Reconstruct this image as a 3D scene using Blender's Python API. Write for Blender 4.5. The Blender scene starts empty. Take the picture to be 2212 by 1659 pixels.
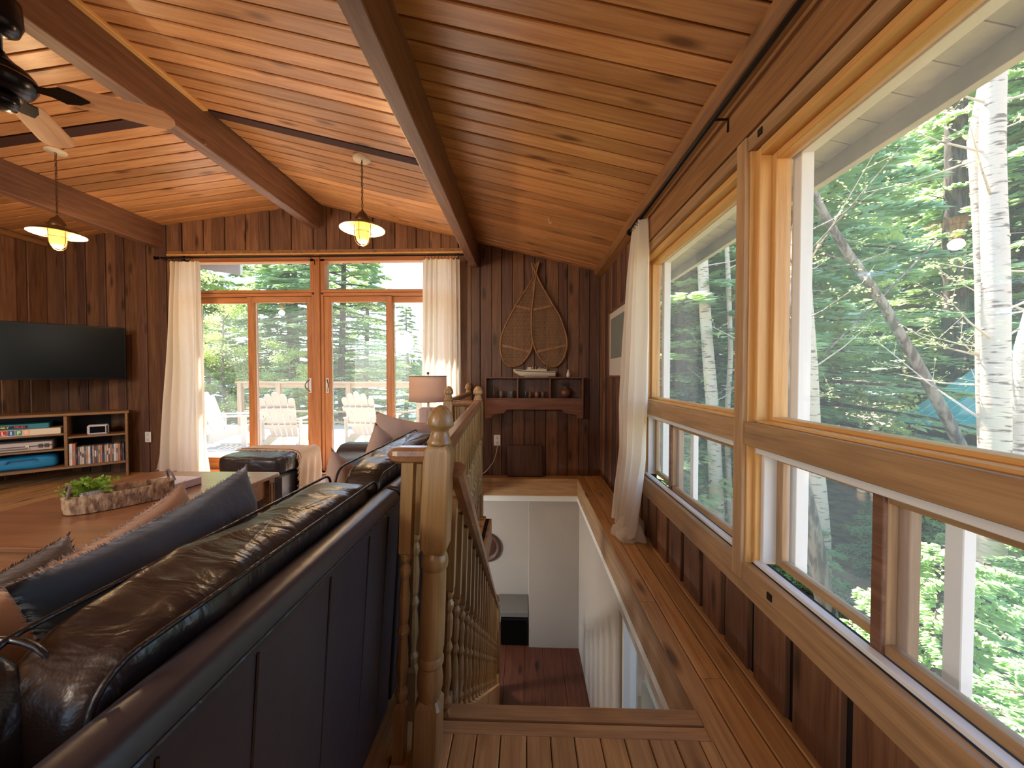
import bpy, bmesh, math, random
from math import sin, cos, pi, radians, sqrt, atan2, hypot
from mathutils import Vector, Matrix, noise, Euler
random.seed(7)
R = random.Random(11)
S = bpy.context.scene
COL = S.collection

# ------------------------------------------------------------ camera, light, exposure
F = 830.0
cd = bpy.data.cameras.new('camera'); cam = bpy.data.objects.new('camera', cd); COL.objects.link(cam)
cd.sensor_width = 36.0; cd.lens = 36.0 * F / 2212.0; cd.clip_start = 0.02; cd.clip_end = 800
cam.location = (0, 0, 1.12)
cam.rotation_euler = (pi / 2 - math.atan(18.5 / F), 0, math.atan(27 / F))
S.camera = cam
S.view_settings.view_transform = 'Standard'; S.view_settings.look = 'None'
S.view_settings.gamma = 1.0; S.view_settings.use_curve_mapping = False
S.view_settings.exposure = 2.1
try:
    S.cycles.use_denoising = True
    S.cycles.max_bounces = 9; S.cycles.diffuse_bounces = 5; S.cycles.glossy_bounces = 3
    S.cycles.transmission_bounces = 6; S.cycles.transparent_max_bounces = 14
    S.cycles.caustics_reflective = False; S.cycles.caustics_refractive = False
    S.cycles.sample_clamp_indirect = 6.0
    S.cycles.blur_glossy = 1.0
except Exception: pass
SUN_EL, SUN_AZ = radians(62), radians(-32)      # azimuth clockwise from +Y
w = bpy.data.worlds.new('sky'); S.world = w; w.use_nodes = True
nt = w.node_tree; nt.nodes.clear()
sky = nt.nodes.new('ShaderNodeTexSky'); sky.sky_type = 'NISHITA'; sky.sun_disc = False
sky.sun_elevation = SUN_EL; sky.sun_rotation = SUN_AZ; sky.altitude = 200
sky.air_density = 1.0; sky.dust_density = .5; sky.ozone_density = 2.0
bg = nt.nodes.new('ShaderNodeBackground'); bg.inputs['Strength'].default_value = 0.20
wo = nt.nodes.new('ShaderNodeOutputWorld')
nt.links.new(sky.outputs[0], bg.inputs[0]); nt.links.new(bg.outputs[0], wo.inputs[0])
sl = bpy.data.lights.new('sun', 'SUN'); sl.energy = 7.5; sl.angle = radians(1.0); sl.color = (1, .93, .82)
so = bpy.data.objects.new('sun', sl); COL.objects.link(so)
sd = Vector((sin(SUN_AZ) * cos(SUN_EL), cos(SUN_AZ) * cos(SUN_EL), sin(SUN_EL)))
so.rotation_euler = sd.to_track_quat('Z', 'Y').to_euler()

# ------------------------------------------------------------ materials
def sc(c):   # sRGB 0-255 -> linear
    o = []
    for v in c:
        v = v / 255.0; o.append(v / 12.92 if v <= .04045 else ((v + .055) / 1.055) ** 2.4)
    return (*o, 1)
def newmat(name):
    m = bpy.data.materials.new(name); m.use_nodes = True
    return m, m.node_tree.nodes, m.node_tree.links, m.node_tree.nodes['Principled BSDF']
def flat(name, c, rough=.6, metal=0, spec=.5, emit=None, es=0, bump=0, bscale=60, coat=0, sheen=0, var=0):
    m, N, L, P = newmat(name)
    P.inputs['Base Color'].default_value = sc(c); P.inputs['Roughness'].default_value = rough
    P.inputs['Metallic'].default_value = metal; P.inputs['Specular IOR Level'].default_value = spec
    P.inputs['Coat Weight'].default_value = coat
    if sheen: P.inputs['Sheen Weight'].default_value = sheen
    if emit: P.inputs['Emission Color'].default_value = sc(emit); P.inputs['Emission Strength'].default_value = es
    if bump or var:
        tc = N.new('ShaderNodeTexCoord'); n = N.new('ShaderNodeTexNoise'); n.inputs['Scale'].default_value = bscale
        n.inputs['Detail'].default_value = 4; L.new(tc.outputs['Object'], n.inputs['Vector'])
        if bump:
            b = N.new('ShaderNodeBump'); b.inputs['Strength'].default_value = bump; b.inputs['Distance'].default_value = .01
            L.new(n.outputs['Fac'], b.inputs['Height']); L.new(b.outputs[0], P.inputs['Normal'])
        if var:
            n2 = N.new('ShaderNodeTexNoise'); n2.inputs['Scale'].default_value = bscale * .15; n2.inputs['Detail'].default_value = 5
            L.new(tc.outputs['Object'], n2.inputs['Vector'])
            mr = N.new('ShaderNodeMapRange'); mr.inputs['From Min'].default_value = .3; mr.inputs['From Max'].default_value = .7
            mr.inputs['To Min'].default_value = 1 - var; mr.inputs['To Max'].default_value = 1 + var
            L.new(n2.outputs['Fac'], mr.inputs[0])
            hs = N.new('ShaderNodeHueSaturation'); hs.inputs['Color'].default_value = sc(c); L.new(mr.outputs[0], hs.inputs['Value'])
            L.new(hs.outputs[0], P.inputs['Base Color'])
    return m
WOOD_SAT = .95
def wood(name, light, dark, axis='y', rough=.45, vary=.18, knots=.5, scale=1.0, coat=0.0, bump=.25, knotcol=None):
    """stained board: long grain along one local axis, knots, per-board tone"""
    m, N, L, P = newmat(name)
    P.inputs['Roughness'].default_value = rough; P.inputs['Coat Weight'].default_value = coat
    P.inputs['Coat Roughness'].default_value = .25
    tc = N.new('ShaderNodeTexCoord'); oi = N.new('ShaderNodeObjectInfo')
    off = N.new('ShaderNodeVectorMath'); off.operation = 'SCALE'; off.inputs[0].default_value = (31.7, 17.3, 23.1)
    L.new(oi.outputs['Random'], off.inputs['Scale'])
    ad = N.new('ShaderNodeVectorMath'); ad.operation = 'ADD'
    L.new(tc.outputs['Object'], ad.inputs[0]); L.new(off.outputs[0], ad.inputs[1])
    def ds(c):
        m_ = sum(c) / 3; return tuple(m_ + (v - m_) * WOOD_SAT for v in c)
    light, dark = ds(light), ds(dark)
    i = 'xyz'.index(axis)
    def mp(long, across):
        mm = N.new('ShaderNodeMapping'); v = [across * scale] * 3; v[i] = long * scale
        mm.inputs['Scale'].default_value = v; L.new(ad.outputs[0], mm.inputs['Vector']); return mm
    a = mp(.9, 14); n1 = N.new('ShaderNodeTexNoise'); n1.inputs['Scale'].default_value = 1.6; n1.inputs['Detail'].default_value = 5
    n1.inputs['Distortion'].default_value = 1.4; L.new(a.outputs[0], n1.inputs['Vector'])
    b = mp(4, 120); n2 = N.new('ShaderNodeTexNoise'); n2.inputs['Scale'].default_value = 1.5; n2.inputs['Detail'].default_value = 3
    L.new(b.outputs[0], n2.inputs['Vector'])
    mx = N.new('ShaderNodeMix'); mx.data_type = 'FLOAT'; mx.inputs['Factor'].default_value = .35
    L.new(n1.outputs['Fac'], mx.inputs['A']); L.new(n2.outputs['Fac'], mx.inputs['B'])
    cr = N.new('ShaderNodeValToRGB'); cr.color_ramp.elements[0].position = .36; cr.color_ramp.elements[1].position = .62
    cr.color_ramp.elements[0].color = sc(dark); cr.color_ramp.elements[1].color = sc(light)
    L.new(mx.outputs['Result'], cr.inputs[0])
    # knots
    k = mp(2.2, 7.5); vo = N.new('ShaderNodeTexVoronoi'); vo.inputs['Scale'].default_value = 1.0; L.new(k.outputs[0], vo.inputs['Vector'])
    kr = N.new('ShaderNodeValToRGB'); kr.color_ramp.elements[0].position = .08; kr.color_ramp.elements[1].position = .22
    kr.color_ramp.elements[0].color = (knots, knots, knots, 1); kr.color_ramp.elements[1].color = (0, 0, 0, 1)
    L.new(vo.outputs['Distance'], kr.inputs[0])
    km = N.new('ShaderNodeMix'); km.data_type = 'RGBA'; km.inputs['B'].default_value = sc(knotcol or tuple(int(v * .45) for v in dark))
    L.new(kr.outputs[0], km.inputs['Factor']); L.new(cr.outputs[0], km.inputs['A'])
    hs = N.new('ShaderNodeHueSaturation'); L.new(km.outputs['Result'], hs.inputs['Color'])
    mr = N.new('ShaderNodeMapRange'); mr.inputs['To Min'].default_value = 1 - vary; mr.inputs['To Max'].default_value = 1 + vary
    L.new(oi.outputs['Random'], mr.inputs[0]); L.new(mr.outputs[0], hs.inputs['Value'])
    L.new(hs.outputs[0], P.inputs['Base Color'])
    bp = N.new('ShaderNodeBump'); bp.inputs['Strength'].default_value = bump; bp.inputs['Distance'].default_value = .003
    L.new(mx.outputs['Result'], bp.inputs['Height']); L.new(bp.outputs[0], P.inputs['Normal'])
    return m
def glassmat(name, tint=(1, 1, 1), fac=.06, haze=.022):
    m, N, L, P = newmat(name); N.remove(P)
    t = N.new('ShaderNodeBsdfTransparent'); t.inputs[0].default_value = (*tint, 1)
    g = N.new('ShaderNodeBsdfGlossy'); g.inputs['Roughness'].default_value = .0; g.inputs[0].default_value = (1, 1, 1, 1)
    lw = N.new('ShaderNodeLayerWeight'); lw.inputs['Blend'].default_value = .5
    pw_ = N.new('ShaderNodeMath'); pw_.operation = 'POWER'; pw_.inputs[1].default_value = 4.5; L.new(lw.outputs['Facing'], pw_.inputs[0])
    fr = N.new('ShaderNodeMapRange'); fr.inputs['To Min'].default_value = fac * .5; fr.inputs['To Max'].default_value = .45; L.new(pw_.outputs[0], fr.inputs[0])
    mx = N.new('ShaderNodeMixShader'); L.new(fr.outputs[0], mx.inputs[0]); L.new(t.outputs[0], mx.inputs[1]); L.new(g.outputs[0], mx.inputs[2])
    hz = N.new('ShaderNodeBsdfTranslucent'); hz.inputs[0].default_value = (.95, 1, .98, 1); m2 = N.new('ShaderNodeMixShader'); m2.inputs[0].default_value = haze  # translucent share veils the panes, imitating glare on the glass
    L.new(mx.outputs[0], m2.inputs[1]); L.new(hz.outputs[0], m2.inputs[2])
    L.new(m2.outputs[0], N['Material Output'].inputs[0]); return m
def clothmat(name, c, trans=.45, bscale=350, bump=.25, c2=None):
    m, N, L, P = newmat(name)
    P.inputs['Roughness'].default_value = .95; P.inputs['Specular IOR Level'].default_value = .1
    P.inputs['Base Color'].default_value = sc(c)
    tc = N.new('ShaderNodeTexCoord'); n = N.new('ShaderNodeTexNoise'); n.inputs['Scale'].default_value = bscale
    L.new(tc.outputs['Object'], n.inputs['Vector'])
    b = N.new('ShaderNodeBump'); b.inputs['Strength'].default_value = bump; b.inputs['Distance'].default_value = .004
    L.new(n.outputs['Fac'], b.inputs['Height']); L.new(b.outputs[0], P.inputs['Normal'])
    if trans:
        t = N.new('ShaderNodeBsdfTranslucent'); t.inputs[0].default_value = sc(c)
        mx = N.new('ShaderNodeMixShader'); mx.inputs[0].default_value = trans
        L.new(P.outputs[0], mx.inputs[1]); L.new(t.outputs[0], mx.inputs[2]); L.new(mx.outputs[0], N['Material Output'].inputs[0])
    return m
def leafmat(name, c, c2, trans=.35):
    m, N, L, P = newmat(name)
    P.inputs['Roughness'].default_value = .6; P.inputs['Specular IOR Level'].default_value = .25
    tc = N.new('ShaderNodeTexCoord'); n = N.new('ShaderNodeTexNoise'); n.inputs['Scale'].default_value = .9; n.inputs['Detail'].default_value = 6
    oi = N.new('ShaderNodeObjectInfo'); ad = N.new('ShaderNodeVectorMath'); ad.operation = 'ADD'
    L.new(tc.outputs['Object'], ad.inputs[0]); L.new(oi.outputs['Location'], ad.inputs[1]); L.new(ad.outputs[0], n.inputs['Vector'])
    cr = N.new('ShaderNodeValToRGB'); cr.color_ramp.elements[0].position = .38; cr.color_ramp.elements[1].position = .62
    cr.color_ramp.elements[0].color = sc(c); cr.color_ramp.elements[1].color = sc(c2)
    L.new(n.outputs['Fac'], cr.inputs[0]); L.new(cr.outputs[0], P.inputs['Base Color'])
    t = N.new('ShaderNodeBsdfTranslucent'); L.new(cr.outputs[0], t.inputs[0])
    mx = N.new('ShaderNodeMixShader'); mx.inputs[0].default_value = trans
    L.new(P.outputs[0], mx.inputs[1]); L.new(t.outputs[0], mx.inputs[2]); L.new(mx.outputs[0], N['Material Output'].inputs[0])
    return m
def barkmat(name, light, dark, sc_v=(14, 14, 3), lo=.42, hi=.58, bump=.5):
    m, N, L, P = newmat(name); P.inputs['Roughness'].default_value = .9
    tc = N.new('ShaderNodeTexCoord'); mp = N.new('ShaderNodeMapping'); mp.inputs['Scale'].default_value = sc_v
    n = N.new('ShaderNodeTexNoise'); n.inputs['Scale'].default_value = 1; n.inputs['Detail'].default_value = 6
    L.new(tc.outputs['Object'], mp.inputs[0]); L.new(mp.outputs[0], n.inputs['Vector'])
    cr = N.new('ShaderNodeValToRGB'); cr.color_ramp.elements[0].position = lo; cr.color_ramp.elements[1].position = hi
    cr.color_ramp.elements[0].color = sc(dark); cr.color_ramp.elements[1].color = sc(light)
    L.new(n.outputs['Fac'], cr.inputs[0]); L.new(cr.outputs[0], P.inputs['Base Color'])
    b = N.new('ShaderNodeBump'); b.inputs['Strength'].default_value = bump; b.inputs['Distance'].default_value = .02
    L.new(n.outputs['Fac'], b.inputs['Height']); L.new(b.outputs[0], P.inputs['Normal'])
    return m
def leather(name, c=(44, 37, 36)):
    m, N, L, P = newmat(name)
    P.inputs['Base Color'].default_value = sc(c); P.inputs['Roughness'].default_value = .34
    P.inputs['Specular IOR Level'].default_value = .6
    tc = N.new('ShaderNodeTexCoord')
    n = N.new('ShaderNodeTexNoise'); n.inputs['Scale'].default_value = 1; n.inputs['Detail'].default_value = 3; n.inputs['Distortion'].default_value = .5
    v = N.new('ShaderNodeTexVoronoi'); v.inputs['Scale'].default_value = 260
    mpg = N.new('ShaderNodeMapping'); mpg.inputs['Scale'].default_value = (7, 19, 11); L.new(tc.outputs['Object'], mpg.inputs[0]); L.new(mpg.outputs[0], n.inputs['Vector']); L.new(tc.outputs['Object'], v.inputs['Vector'])
    b1 = N.new('ShaderNodeBump'); b1.inputs['Strength'].default_value = .6; b1.inputs['Distance'].default_value = .02
    b2 = N.new('ShaderNodeBump'); b2.inputs['Strength'].default_value = .12; b2.inputs['Distance'].default_value = .002
    L.new(n.outputs['Fac'], b1.inputs['Height']); L.new(v.outputs['Distance'], b2.inputs['Height'])
    L.new(b1.outputs[0], b2.inputs['Normal']); L.new(b2.outputs[0], P.inputs['Normal'])
    return m

M = {}
M['ceil'] = wood('pine_ceiling_board', (208, 154, 100), (176, 118, 68), 'x', .36, .20, .8, knotcol=(86, 44, 22))
M['dark'] = flat('dark_gap', (22, 13, 9), .9)
M['wall'] = wood('stained_wall_board', (132, 92, 64), (94, 60, 40), 'z', .5, .28, .8, knotcol=(32, 16, 10))
M['walld'] = wood('dark_stained_wall_board', (104, 70, 54), (72, 46, 36), 'z', .55, .2, .8, knotcol=(28, 15, 10))
M['beam'] = wood('brown_beam', (132, 94, 72), (100, 68, 50), 'y', .5, .06, .25)
M['floor'] = wood('pine_floor_board', (206, 164, 110), (170, 126, 78), 'y', .42, .16, .8, knotcol=(70, 36, 18))
M['floorx'] = wood('pine_floor_edge_board', (196, 156, 108), (158, 116, 74), 'x', .45, .1, .6)
M['trimy'] = wood('oak_trim_horizontal', (182, 146, 104), (150, 116, 80), 'y', .5, .08, .2)
M['trimz'] = wood('oak_trim_upright', (182, 146, 104), (150, 116, 80), 'z', .5, .08, .2)
M['goldy'] = wood('golden_frame_horizontal', (226, 178, 108), (204, 150, 82), 'y', .45, .06, .1)
M['goldz'] = wood('golden_frame_upright', (226, 178, 108), (204, 150, 82), 'z', .45, .06, .1)
M['heady'] = wood('header_board', (160, 114, 68), (124, 84, 48), 'y', .5, .08, .6)
M['doorz'] = wood('door_frame_upright', (192, 126, 70), (160, 98, 50), 'z', .45, .06, .15)
M['doorx'] = wood('door_frame_level', (192, 126, 70), (160, 98, 50), 'x', .45, .06, .15)
M['railz'] = wood('turned_pine', (172, 136, 84), (136, 102, 58), 'z', .38, .08, .3, coat=.3)
M['raily'] = wood('handrail_pine', (164, 118, 78), (128, 86, 54), 'y', .35, .06, .3, coat=.4)
M['tablew'] = wood('table_top_wood', (150, 104, 72), (122, 80, 54), 'x', .28, .05, .1, coat=.3)
M['oakx'] = wood('media_stand_oak', (150, 112, 72), (118, 84, 50), 'x', .5, .05, .1)
M['shelfw'] = wood('hanging_shelf_wood', (128, 82, 56), (96, 58, 40), 'x', .5, .05, .2)
M['white'] = flat('white_paint', (226, 226, 220), .55)
M['soffit'] = flat('weathered_white_paint', (214, 208, 194), .7, var=.16, bscale=30, bump=.2)
M['plaster'] = flat('white_plaster', (176, 168, 160), .85, bump=.25, bscale=40)
M['vinyl'] = flat('white_vinyl', (222, 224, 224), .4)
M['glass'] = glassmat('window_glass'); M['glass2'] = glassmat('side_window_glass', haze=.045)
M['blackm'] = flat('black_metal', (18, 17, 18), .35, .6)
M['chrome'] = flat('polished_metal', (120, 122, 128), .18, 1)
M['leather'] = leather('dark_brown_leather'); M['piping'] = leather('leather_piping', (34, 30, 32))
M['leatherb'] = flat('smooth_black_leather', (56, 53, 60), .36, spec=.5, bump=.2, bscale=10)
M['curtain'] = clothmat('cream_curtain', (236, 228, 214), .35)
M['linen'] = clothmat('beige_linen', (190, 164, 146), 0)
M['velvet'] = flat('slate_velvet', (62, 72, 82), .85, spec=.2, bump=.3, bscale=30, sheen=.4)
M['greyf'] = flat('grey_plush', (84, 78, 74), .9, bump=.4, bscale=60, sheen=.3)
M['throw'] = clothmat('beige_throw', (205, 182, 158), 0, 200)
M['snow'] = wood('bent_ash', (158, 112, 68), (118, 78, 46), 'z', .5, .05, 0)
M['gut'] = flat('rawhide_lacing', (168, 136, 106), .8)
M['brass'] = flat('aged_bronze', (112, 84, 56), .4, .7)
M['creamm'] = flat('cream_enamel', (232, 214, 180), .5)
M['bulb'] = flat('lit_globe', (255, 214, 120), .5, emit=(255, 196, 84), es=.36)
M['screen'] = flat('dark_screen', (8, 13, 16), .22, spec=.22)
M['blade'] = wood('fan_blade_wood', (206, 160, 118), (180, 130, 90), 'x', .35, .04, 0, coat=.3)
M['pot'] = flat('white_pot', (222, 216, 206), .5)
M['leafp'] = leafmat('pot_leaf', (120, 170, 60), (206, 226, 110), .35)
M['birch'] = barkmat('birch_bark', (206, 190, 168), (124, 106, 90), (5, 5, 30), .34, .44)
M['greybark'] = barkmat('grey_bark', (150, 138, 122), (92, 82, 70))
M['darkbark'] = barkmat('dark_bark', (92, 80, 68), (52, 44, 38))
M['hemlock'] = leafmat('hemlock_needles', (162, 192, 140), (216, 232, 172), .6)
M['spring'] = leafmat('spring_leaves', (178, 200, 118), (224, 234, 146), .62)
M['pine'] = leafmat('far_pine', (60, 104, 78), (96, 138, 96), .2)
M['litter'] = barkmat('leaf_litter', (150, 122, 92), (96, 74, 54), (3, 3, 3), .4, .6)
M['teal'] = flat('teal_metal_roof', (70, 172, 160), .6, var=.08, bscale=20)
M['deck'] = flat('deck_boards', (166, 158, 148), .8, var=.06, bscale=30)
M['adir'] = flat('white_chair_paint', (188, 184, 178), .6)
M['railo'] = wood('deck_rail_wood', (170, 142, 110), (140, 112, 82), 'x', .7, .05, .1)

# ------------------------------------------------------------ mesh helpers
def mesh_from(verts, faces, name='mesh', smooth=False):
    me = bpy.data.meshes.new(name); me.from_pydata([tuple(v) for v in verts], [], faces); me.update()
    if smooth: me.polygons.foreach_set('use_smooth', [True] * len(me.polygons))
    return me
def link(name, me, mat=None, parent=None, loc=None, rot=None):
    o = bpy.data.objects.new(name, me); COL.objects.link(o)
    if mat is not None and me is not None and len(me.materials) == 0: me.materials.append(mat)
    if parent is not None: o.parent = parent
    if loc is not None: o.location = loc
    if rot is not None: o.rotation_euler = rot
    return o
def empty(name, loc=(0, 0, 0), rz=0, parent=None):
    o = bpy.data.objects.new(name, None); COL.objects.link(o); o.location = loc; o.rotation_euler = (0, 0, rz)
    o.empty_display_size = .05
    if parent is not None: o.parent = parent
    return o
def tag(o, label=None, cat=None, group=None, kind=None):
    if label: o['label'] = label
    if cat: o['category'] = cat
    if group: o['group'] = group
    if kind: o['kind'] = kind
    return o
class G:
    """collects geometry for one mesh"""
    def __init__(s): s.v = []; s.f = []
    def add(s, vs, fs):
        n = len(s.v); s.v += [tuple(v) for v in vs]; s.f += [tuple(i + n for i in f) for f in fs]; return s
    def box(s, x0, x1, y0, y1, z0, z1):
        if x0 > x1: x0, x1 = x1, x0
        if y0 > y1: y0, y1 = y1, y0
        if z0 > z1: z0, z1 = z1, z0
        return s.add([(x0, y0, z0), (x1, y0, z0), (x1, y1, z0), (x0, y1, z0), (x0, y0, z1), (x1, y0, z1), (x1, y1, z1), (x0, y1, z1)],
              [(3, 2, 1, 0), (4, 5, 6, 7), (0, 1, 5, 4), (1, 2, 6, 5), (2, 3, 7, 6), (3, 0, 4, 7)])
    def prism(s, pts, axis, a, b):
        """extrude 2D polygon pts along axis from a to b; axis x: pts=(y,z); y: pts=(x,z); z: pts=(x,y)"""
        n = len(pts)
        def P(p, t): return {'x': (t, p[0], p[1]), 'y': (p[0], t, p[1]), 'z': (p[0], p[1], t)}[axis]
        vs = [P(p, a) for p in pts] + [P(p, b) for p in pts]
        return s.add(vs, [tuple(range(n)), tuple(range(2 * n - 1, n - 1, -1))] + [(i, (i + 1) % n + 0, (i + 1) % n + n, i + n)[::-1] for i in range(n)])
    def tube(s, pts, r, n=8, closed=False):
        pts = [Vector(p) for p in pts]; m = len(pts); rs = r if isinstance(r, (list, tuple)) else [r] * m
        base = []; up = None
        for i, p in enumerate(pts):
            if closed: t = (pts[(i + 1) % m] - pts[i - 1]).normalized()
            else: t = (pts[min(i + 1, m - 1)] - pts[max(i - 1, 0)]).normalized()
            if up is None:
                up = Vector((0, 0, 1)) if abs(t.z) < .9 else Vector((1, 0, 0))
            a = t.cross(up)
            if a.length < 1e-5: a = t.cross(Vector((1, 0, 0)))
            a.normalize(); b = a.cross(t).normalized(); up = b
            base.append([p + (a * cos(2 * pi * k / n) + b * sin(2 * pi * k / n)) * rs[i] for k in range(n)])
        vs = [v for ring in base for v in ring]; fs = []
        for i in range(m if closed else m - 1):
            j = (i + 1) % m
            for k in range(n): fs.append((i * n + k, j * n + k, j * n + (k + 1) % n, i * n + (k + 1) % n)[::-1])
        if not closed: fs += [tuple(range(n)), tuple(range(m * n - 1, (m - 1) * n - 1, -1))]
        return s.add(vs, fs)
    def lathe(s, prof, n=20, c=(0, 0), square=None):
        """prof: (r,z) bottom to top"""
        vs = []
        for r, z in prof:
            for k in range(n):
                a = 2 * pi * k / n + pi / n; vs.append((c[0] + r * cos(a), c[1] + r * sin(a), z))
        fs = []
        for i in range(len(prof) - 1):
            for k in range(n): fs.append((i * n + k, i * n + (k + 1) % n, (i + 1) * n + (k + 1) % n, (i + 1) * n + k))
        fs += [tuple(range(n - 1, -1, -1)), tuple(range((len(prof) - 1) * n, len(prof) * n))]
        return s.add(vs, fs)
    def grid(s, fn, nu, nv, closeu=False):
        vs = [fn(i / (nu if closeu else nu - 1), j / (nv - 1)) for j in range(nv) for i in range(nu)]; fs = []
        for j in range(nv - 1):
            for i in range(nu if closeu else nu - 1):
                k = (i + 1) % nu; fs.append((j * nu + i, j * nu + k, (j + 1) * nu + k, (j + 1) * nu + i))
        return s.add(vs, fs)
    def mesh(s, name='mesh', smooth=False): return mesh_from(s.v, s.f, name, smooth)
    def obj(s, name, mat, parent=None, loc=None, rot=None, smooth=False, bevel=0, seg=2, sub=0, solid=0):
        o = link(name, s.mesh(name, smooth), mat, parent, loc, rot)
        if solid: m = o.modifiers.new('s', 'SOLIDIFY'); m.thickness = solid; m.offset = 0
        if bevel: m = o.modifiers.new('b', 'BEVEL'); m.width = bevel; m.segments = seg; m.limit_method = 'ANGLE'; m.angle_limit = radians(40)
        if sub: m = o.modifiers.new('u', 'SUBSURF'); m.levels = sub; m.render_levels = sub
        return o
def smooth_by_angle(o, ang=40):
    me = o.data; me.polygons.foreach_set('use_smooth', [True] * len(me.polygons))
    bm = bmesh.new(); bm.from_mesh(me)
    for e in bm.edges:
        if len(e.link_faces) == 2 and e.calc_face_angle(0) > radians(ang): e.smooth = False
    bm.to_mesh(me); bm.free(); return o
def ebox(name, x0, x1, y0, y1, z0, z1, mat, parent=None, bevel=.002, rel=None):
    """box object whose origin sits at its centre (or given point), so wood grain differs per piece"""
    cx, cy, cz = (x0 + x1) / 2, (y0 + y1) / 2, (z0 + z1) / 2
    g = G().box(x0 - cx, x1 - cx, y0 - cy, y1 - cy, z0 - cz, z1 - cz)
    o = g.obj(name, mat, parent, (cx, cy, cz), bevel=bevel, seg=1); return o
def plank_y(x0, x1, y0, y1, z0, z1, c=.003):
    """floor plank, chamfered top edges, running along y; returned with local origin at (x0,y0,z1)"""
    w_, l_, t = x1 - x0, y1 - y0, z1 - z0
    return G().prism([(0, -t), (w_, -t), (w_, -c), (w_ - c, 0), (c, 0), (0, -c)], 'y', 0, l_)

# ------------------------------------------------------------ room constants
D = 4.309; W = .87; XL = -5.55; YB = -2.6
RX, RZ = -2.33, 3.045
def zc(x): return RZ - .249 * (x - RX) if x > RX else RZ + .119 * (x - RX)
OX0, OX1, OY0, OY1 = -.25, .585, 1.27, 4.17     # stair opening
JX = -.57; JY = 3.03                            # wider part of the opening by the far wall

# ------------------------------------------------------------ floor
g = G()
for (a, b, c, d) in ((XL, JX, YB, D), (JX, OX0 - .03, YB, JY), (OX0 - .03, OX1, YB, OY0), (OX1, W, YB, D), (JX, OX1, OY1, D)):
    g.box(a, b, c, d, -.2, -.021)
floor = g.obj('floor', M['dark']); tag(floor, kind='structure')
x = XL
while x < JX - .1:
    ob = plank_y(x, x + .084, 0, D - YB, -.02, 0).obj('plank', M['floor'], floor, (x, YB, 0)); x += .087
x = -.563
while x < OX0 - .06:
    plank_y(0, .084, 0, JY - YB, -.02, 0).obj('plank', M['floor'], floor, (x, YB, 0)); x += .087
x = OX0 - .05
for k in range(12):
    wd = .074 if k % 3 else .08
    if x + wd > OX1 + .0: wd = OX1 - x
    if wd < .02: break
    plank_y(0, wd - .003, 0, 1.17 - YB, -.02, 0).obj('plank', M['floor'], floor, (x, YB, 0)); x += wd
for a, b in ((OX1 - .012, .655), (.655, .742), (.742, .828), (.828, W)):
    y0 = YB
    cuts = {0: [1.9], 1: [1.42], 2: [2.9], 3: [2.2]}[(OX1 - .012, .655, .742, .828).index(a)]
    for y1 in cuts + [D]:
        plank_y(0, b - a - .004, 0, y1 - y0 - .003, -.02, 0, .004).obj('plank', M['floor'], floor, (a, y0, 0)); y0 = y1
# boards across the head of the stairs and the landing edge at the far wall
for y0, y1, z1 in ((1.173, 1.222, .001), (1.225, 1.285, .003)):
    g = G().prism([(y0, -.03), (y1, -.03), (y1, z1 - .008), (y1 - .008, z1), (y0 + .003, z1), (y0, z1 - .003)], 'x', OX0 - .03, OX1 - .014)
    g.obj('nosing_board', M['floorx'], floor)
ebox('riser_board', OX0, OX1, 1.235, 1.268, -.19, -.03, M['floorx'], floor)
for y0, y1 in ((OY1 - .01, OY1 + .065), (OY1 + .068, D)):
    ebox('plank', JX, OX1 - .014, y0, y1, -.02, 0, M['floorx'], floor)
# fascia boards round the opening
ebox('fascia_board', JX, OX1, OY1 - .012, OY1 + .01, -.19, -.005, M['floorx'], floor)
ebox('fascia_board', OX1 - .012, OX1 + .012, OY0, OY1, -.2, -.003, M['trimy'], floor)
ebox('fascia_board', OX0 - .03, OX0 - .01, OY0, JY, -.2, -.021, M['trimy'], floor)
ebox('white_edge_trim', JX, OX1, OY1 - .008, OY1 + .012, -.25, -.19, M['white'], floor)
ebox('white_edge_trim', OX1 - .008, OX1 + .016, OY0, OY1, -.26, -.2, M['white'], floor)

# ------------------------------------------------------------ ceiling boards
g = G(); t = .12
g.prism([(XL, zc(XL) + .022), (RX, RZ + .022), (W + .6, zc(W + .6) + .022), (W + .6, zc(W + .6) + t), (RX, RZ + t), (XL, zc(XL) + t)], 'y', YB, D + .55)
ceiling = g.obj('ceiling', M['dark']); tag(ceiling, kind='structure')
def slope_plank(xa, xb, y0, wd):
    L_ = hypot(xb - xa, zc(xb) - zc(xa)); ang = -atan2(zc(xb) - zc(xa), xb - xa)
    c = .004
    g = G().prism([(0, .02), (wd, .02), (wd, c), (wd - c, 0), (c, 0), (0, c)], 'x', 0, L_)
    g.obj('ceiling_board', M['ceil'], ceiling, (xa, y0, zc(xa)), (0, ang, 0))
y = 4.305; rows = []
while y > 2.84: y -= .114; rows.append(y)
y = 2.735
while y > YB + .1: y -= .1145; rows.append(y)
for y in rows:
    slope_plank(XL, RX - .05, y + .006, .1025)
    slope_plank(RX + .05, W, y + .006, .1025)
_o = slope_plank
_o(-.53, W, 2.7305, .094)
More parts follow.
